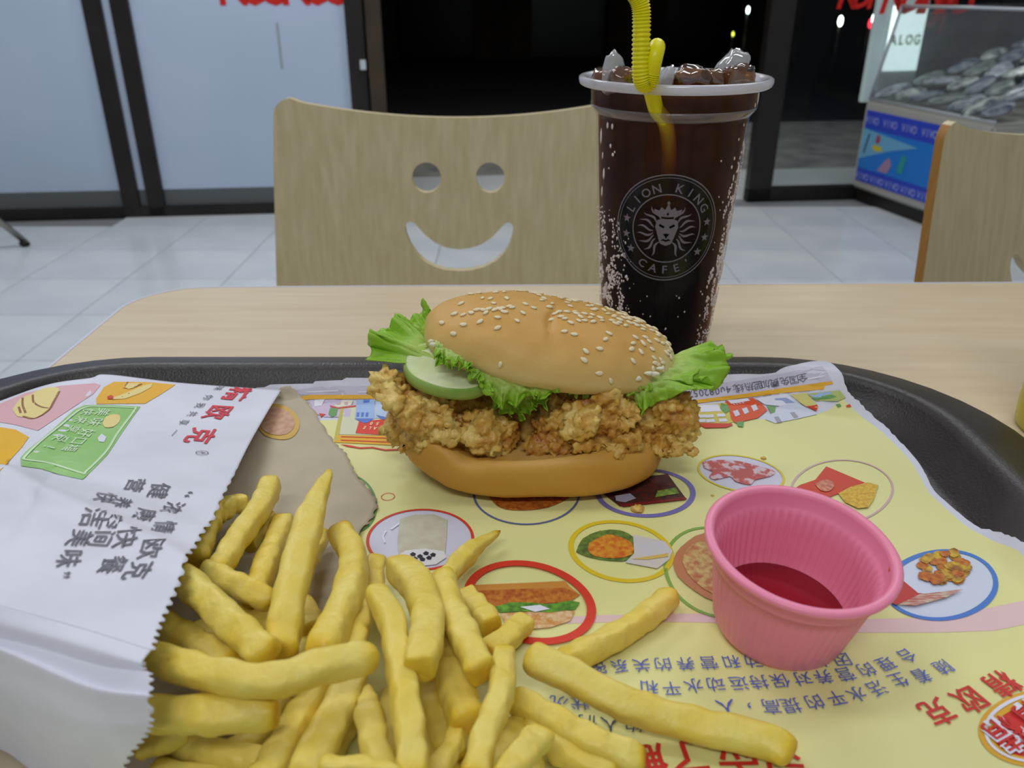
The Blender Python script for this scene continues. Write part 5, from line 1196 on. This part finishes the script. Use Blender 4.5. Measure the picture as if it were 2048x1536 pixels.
fry([(325, 1245, .030), (390, 1290, .030), (470, 1330, .029)], 62, 'fry tucked under the thick slanting fry beside the bag')
fry([(560, 1318, .030), (580, 1190, .0345), (622, 1030, .034), (662, 938, .032)], 66, 'tall fry tapering to a sharp point, highest in the heap', pt1=True, tip1=.25, tw=.2)
fry([(676, 1060, .020), (706, 1110, .024), (700, 1175, .028), (668, 1255, .030), (640, 1320, .030)], 64, 'arched fry with a browned tip, centre of the heap', tip0=.9, pt0=False)
fry([(752, 1120, .014), (749, 1165, .015), (745, 1215, .016)], 44, 'short square fry end just right of the arched fry')
fry([(735, 1190, .022), (715, 1260, .024), (700, 1330, .025)], 56, 'fry lying between the arched fry and the long bent fry')
fry([(645, 1365, .022), (600, 1440, .023), (550, 1520, .023), (520, 1570, .022)], 72, 'fry slanting down left at the bottom, left one of a pair')
fry([(710, 1350, .024), (670, 1430, .025), (625, 1520, .025), (600, 1580, .025)], 80, 'fry slanting down left at the bottom, right one of a pair')
fry([(735, 1370, .026), (742, 1450, .026), (770, 1570, .025)], 64, 'upright fry at the bottom centre, tapering at its top', pt0=True)
fry([(640, 1535, .034), (740, 1540, .034), (800, 1560, .034)], 46, 'fry tip cut by the bottom edge of the photo, below the slanting pair')
fry([(255, 1300, .037), (410, 1345, .041), (540, 1362, .043), (650, 1330, .043), (757, 1312, .041)], 74, 'long level fry reaching right from the bag edge, topmost in the heap', tw=.35)
fry([(250, 1425, .032), (400, 1430, .034), (560, 1422, .034)], 78, 'short thick level fry beside the bag, below the long level fry', tw=.35)
fry([(1002, 1060, .012), (940, 1104, .013), (890, 1160, .014), (855, 1215, .014)], 46, 'fry with a brown tip pointing up right towards the burger', tip0=.9, pt0=True)
fry([(930, 1190, .010), (960, 1225, .012), (985, 1255, .013)], 52, 'small fry end beside the sandwich picture, left one of two stubs')
fry([(1050, 1243, .009), (1010, 1280, .011), (970, 1310, .012)], 54, 'fry stub lying on the sandwich picture, right one of two stubs')
fry([(885, 1255, .020), (905, 1350, .022), (938, 1455, .022)], 74, 'thick fry right of the bulb ended fry, going down to the lower centre')
fry([(850, 1350, .014), (880, 1430, .015), (905, 1520, .015)], 70, 'dark shaded fry low between two thick fries in the lower centre', tip1=.5)
fry([(748, 1180, .030), (782, 1240, .033), (795, 1310, .034), (810, 1400, .034), (822, 1490, .033), (828, 1580, .031)], 64, 'long fry running straight down to the bottom edge, centre of the heap')
fry([(788, 1130, .022), (832, 1168, .028), (855, 1235, .033), (848, 1300, .036), (838, 1345, .036)], 74, 'curved fry with a bulb shaped lower end')
fry([(884, 1150, .022), (905, 1220, .027), (938, 1290, .031), (968, 1350, .031)], 66, 'fry leaning over the brown tipped fry, right of the bulb ended fry')
fry([(1008, 1300, .026), (1003, 1380, .030), (972, 1470, .031), (945, 1570, .030)], 60, 'fry slanting down to the bottom edge, left of the longest fry')
fry([(1345, 1190, .0085), (1290, 1235, .0085), (1215, 1282, .0088), (1115, 1330, .010)], 56, 'fry lying apart on the yellow placemat below the yellow ring', tip0=.2, tw=.4)
fry([(1050, 1312, .020), (1120, 1340, .019), (1215, 1392, .016), (1300, 1425, .013), (1410, 1455, .011), (1525, 1480, .010), (1588, 1515, .009)], 74, 'longest fry, reaching right across the lettering of the placemat', tip1=.5, tw=.4)
fry([(1020, 1395, .017), (1110, 1440, .016), (1205, 1492, .014), (1290, 1522, .011)], 62, 'fry below the longest fry, reaching to the big red lettering', tip1=.9, tw=.3)
fry([(1085, 1468, .026), (1045, 1510, .028), (1000, 1570, .030)], 62, 'short fry at the bottom edge under the two long right hand fries')
fry([(1050, 1440, .013), (1130, 1500, .012), (1230, 1560, .010)], 62, 'fry along the bottom edge below the second long fry', 'french fries spilling from the bag')
# crumb on the mat
for (u, v, s) in ((1275, 1022, .0022), (1527, 918, .0010), (1425, 992, .0006)):
    p = at_h(u, v, matz); q = bmesh.new(); bmesh.ops.create_icosphere(q, subdivisions=3, radius=1)
    for w_ in q.verts: w_.co *= 1+.45*noise.noise(w_.co*2.0+Vector((u, 0, 0)))+.2*noise.noise(w_.co*6)
    xf(q, Matrix.Translation((p.x, p.y, TZ+matz(p.x, p.y)+s*.45)) @ Matrix.Diagonal((s*1.1, s, s*.55, 1)))
    tag(bm_obj('crumb', q, m_chk, None, True), {1275: 'largest golden crumb on the placemat in front of the burger', 1527: 'small brown crumb beside the mustard ringed picture', 1425: 'tiny crumb left of the sauce cup rim'}[u], 'crumb', 'crumbs on the placemat')
# yellow bottle at the right edge
yc = (.2615, .335)
yb = thing('yellow_bottle', (yc[0], yc[1], TZ), 'yellow plastic bottle on the table, mostly outside the right edge', 'bottle')
m_yb = mat('yellow_green_plastic', L(196, 186, 30), .3, sss=.2); m_yb.node_tree.nodes['Principled BSDF'].inputs['Subsurface Radius'].default_value = (1, .9, .2)
v, f = lathe([(0, 0), (.024, 0), (.0255, .002), (.0260, .01), (.0250, .05), (.022, .085), (.015, .10), (.0135, .103), (.0135, .112), (0, .112)], 48, (yc[0], yc[1], TZ)); mesh_obj('body', v, f, m_yb, yb, True)
v, f = lathe([(0, .112), (.0145, .112), (.0140, .122), (.006, .130), (.003, .150), (0, .151)], 48, (yc[0], yc[1], TZ)); mesh_obj('nozzle', v, f, m_yb, yb, True)
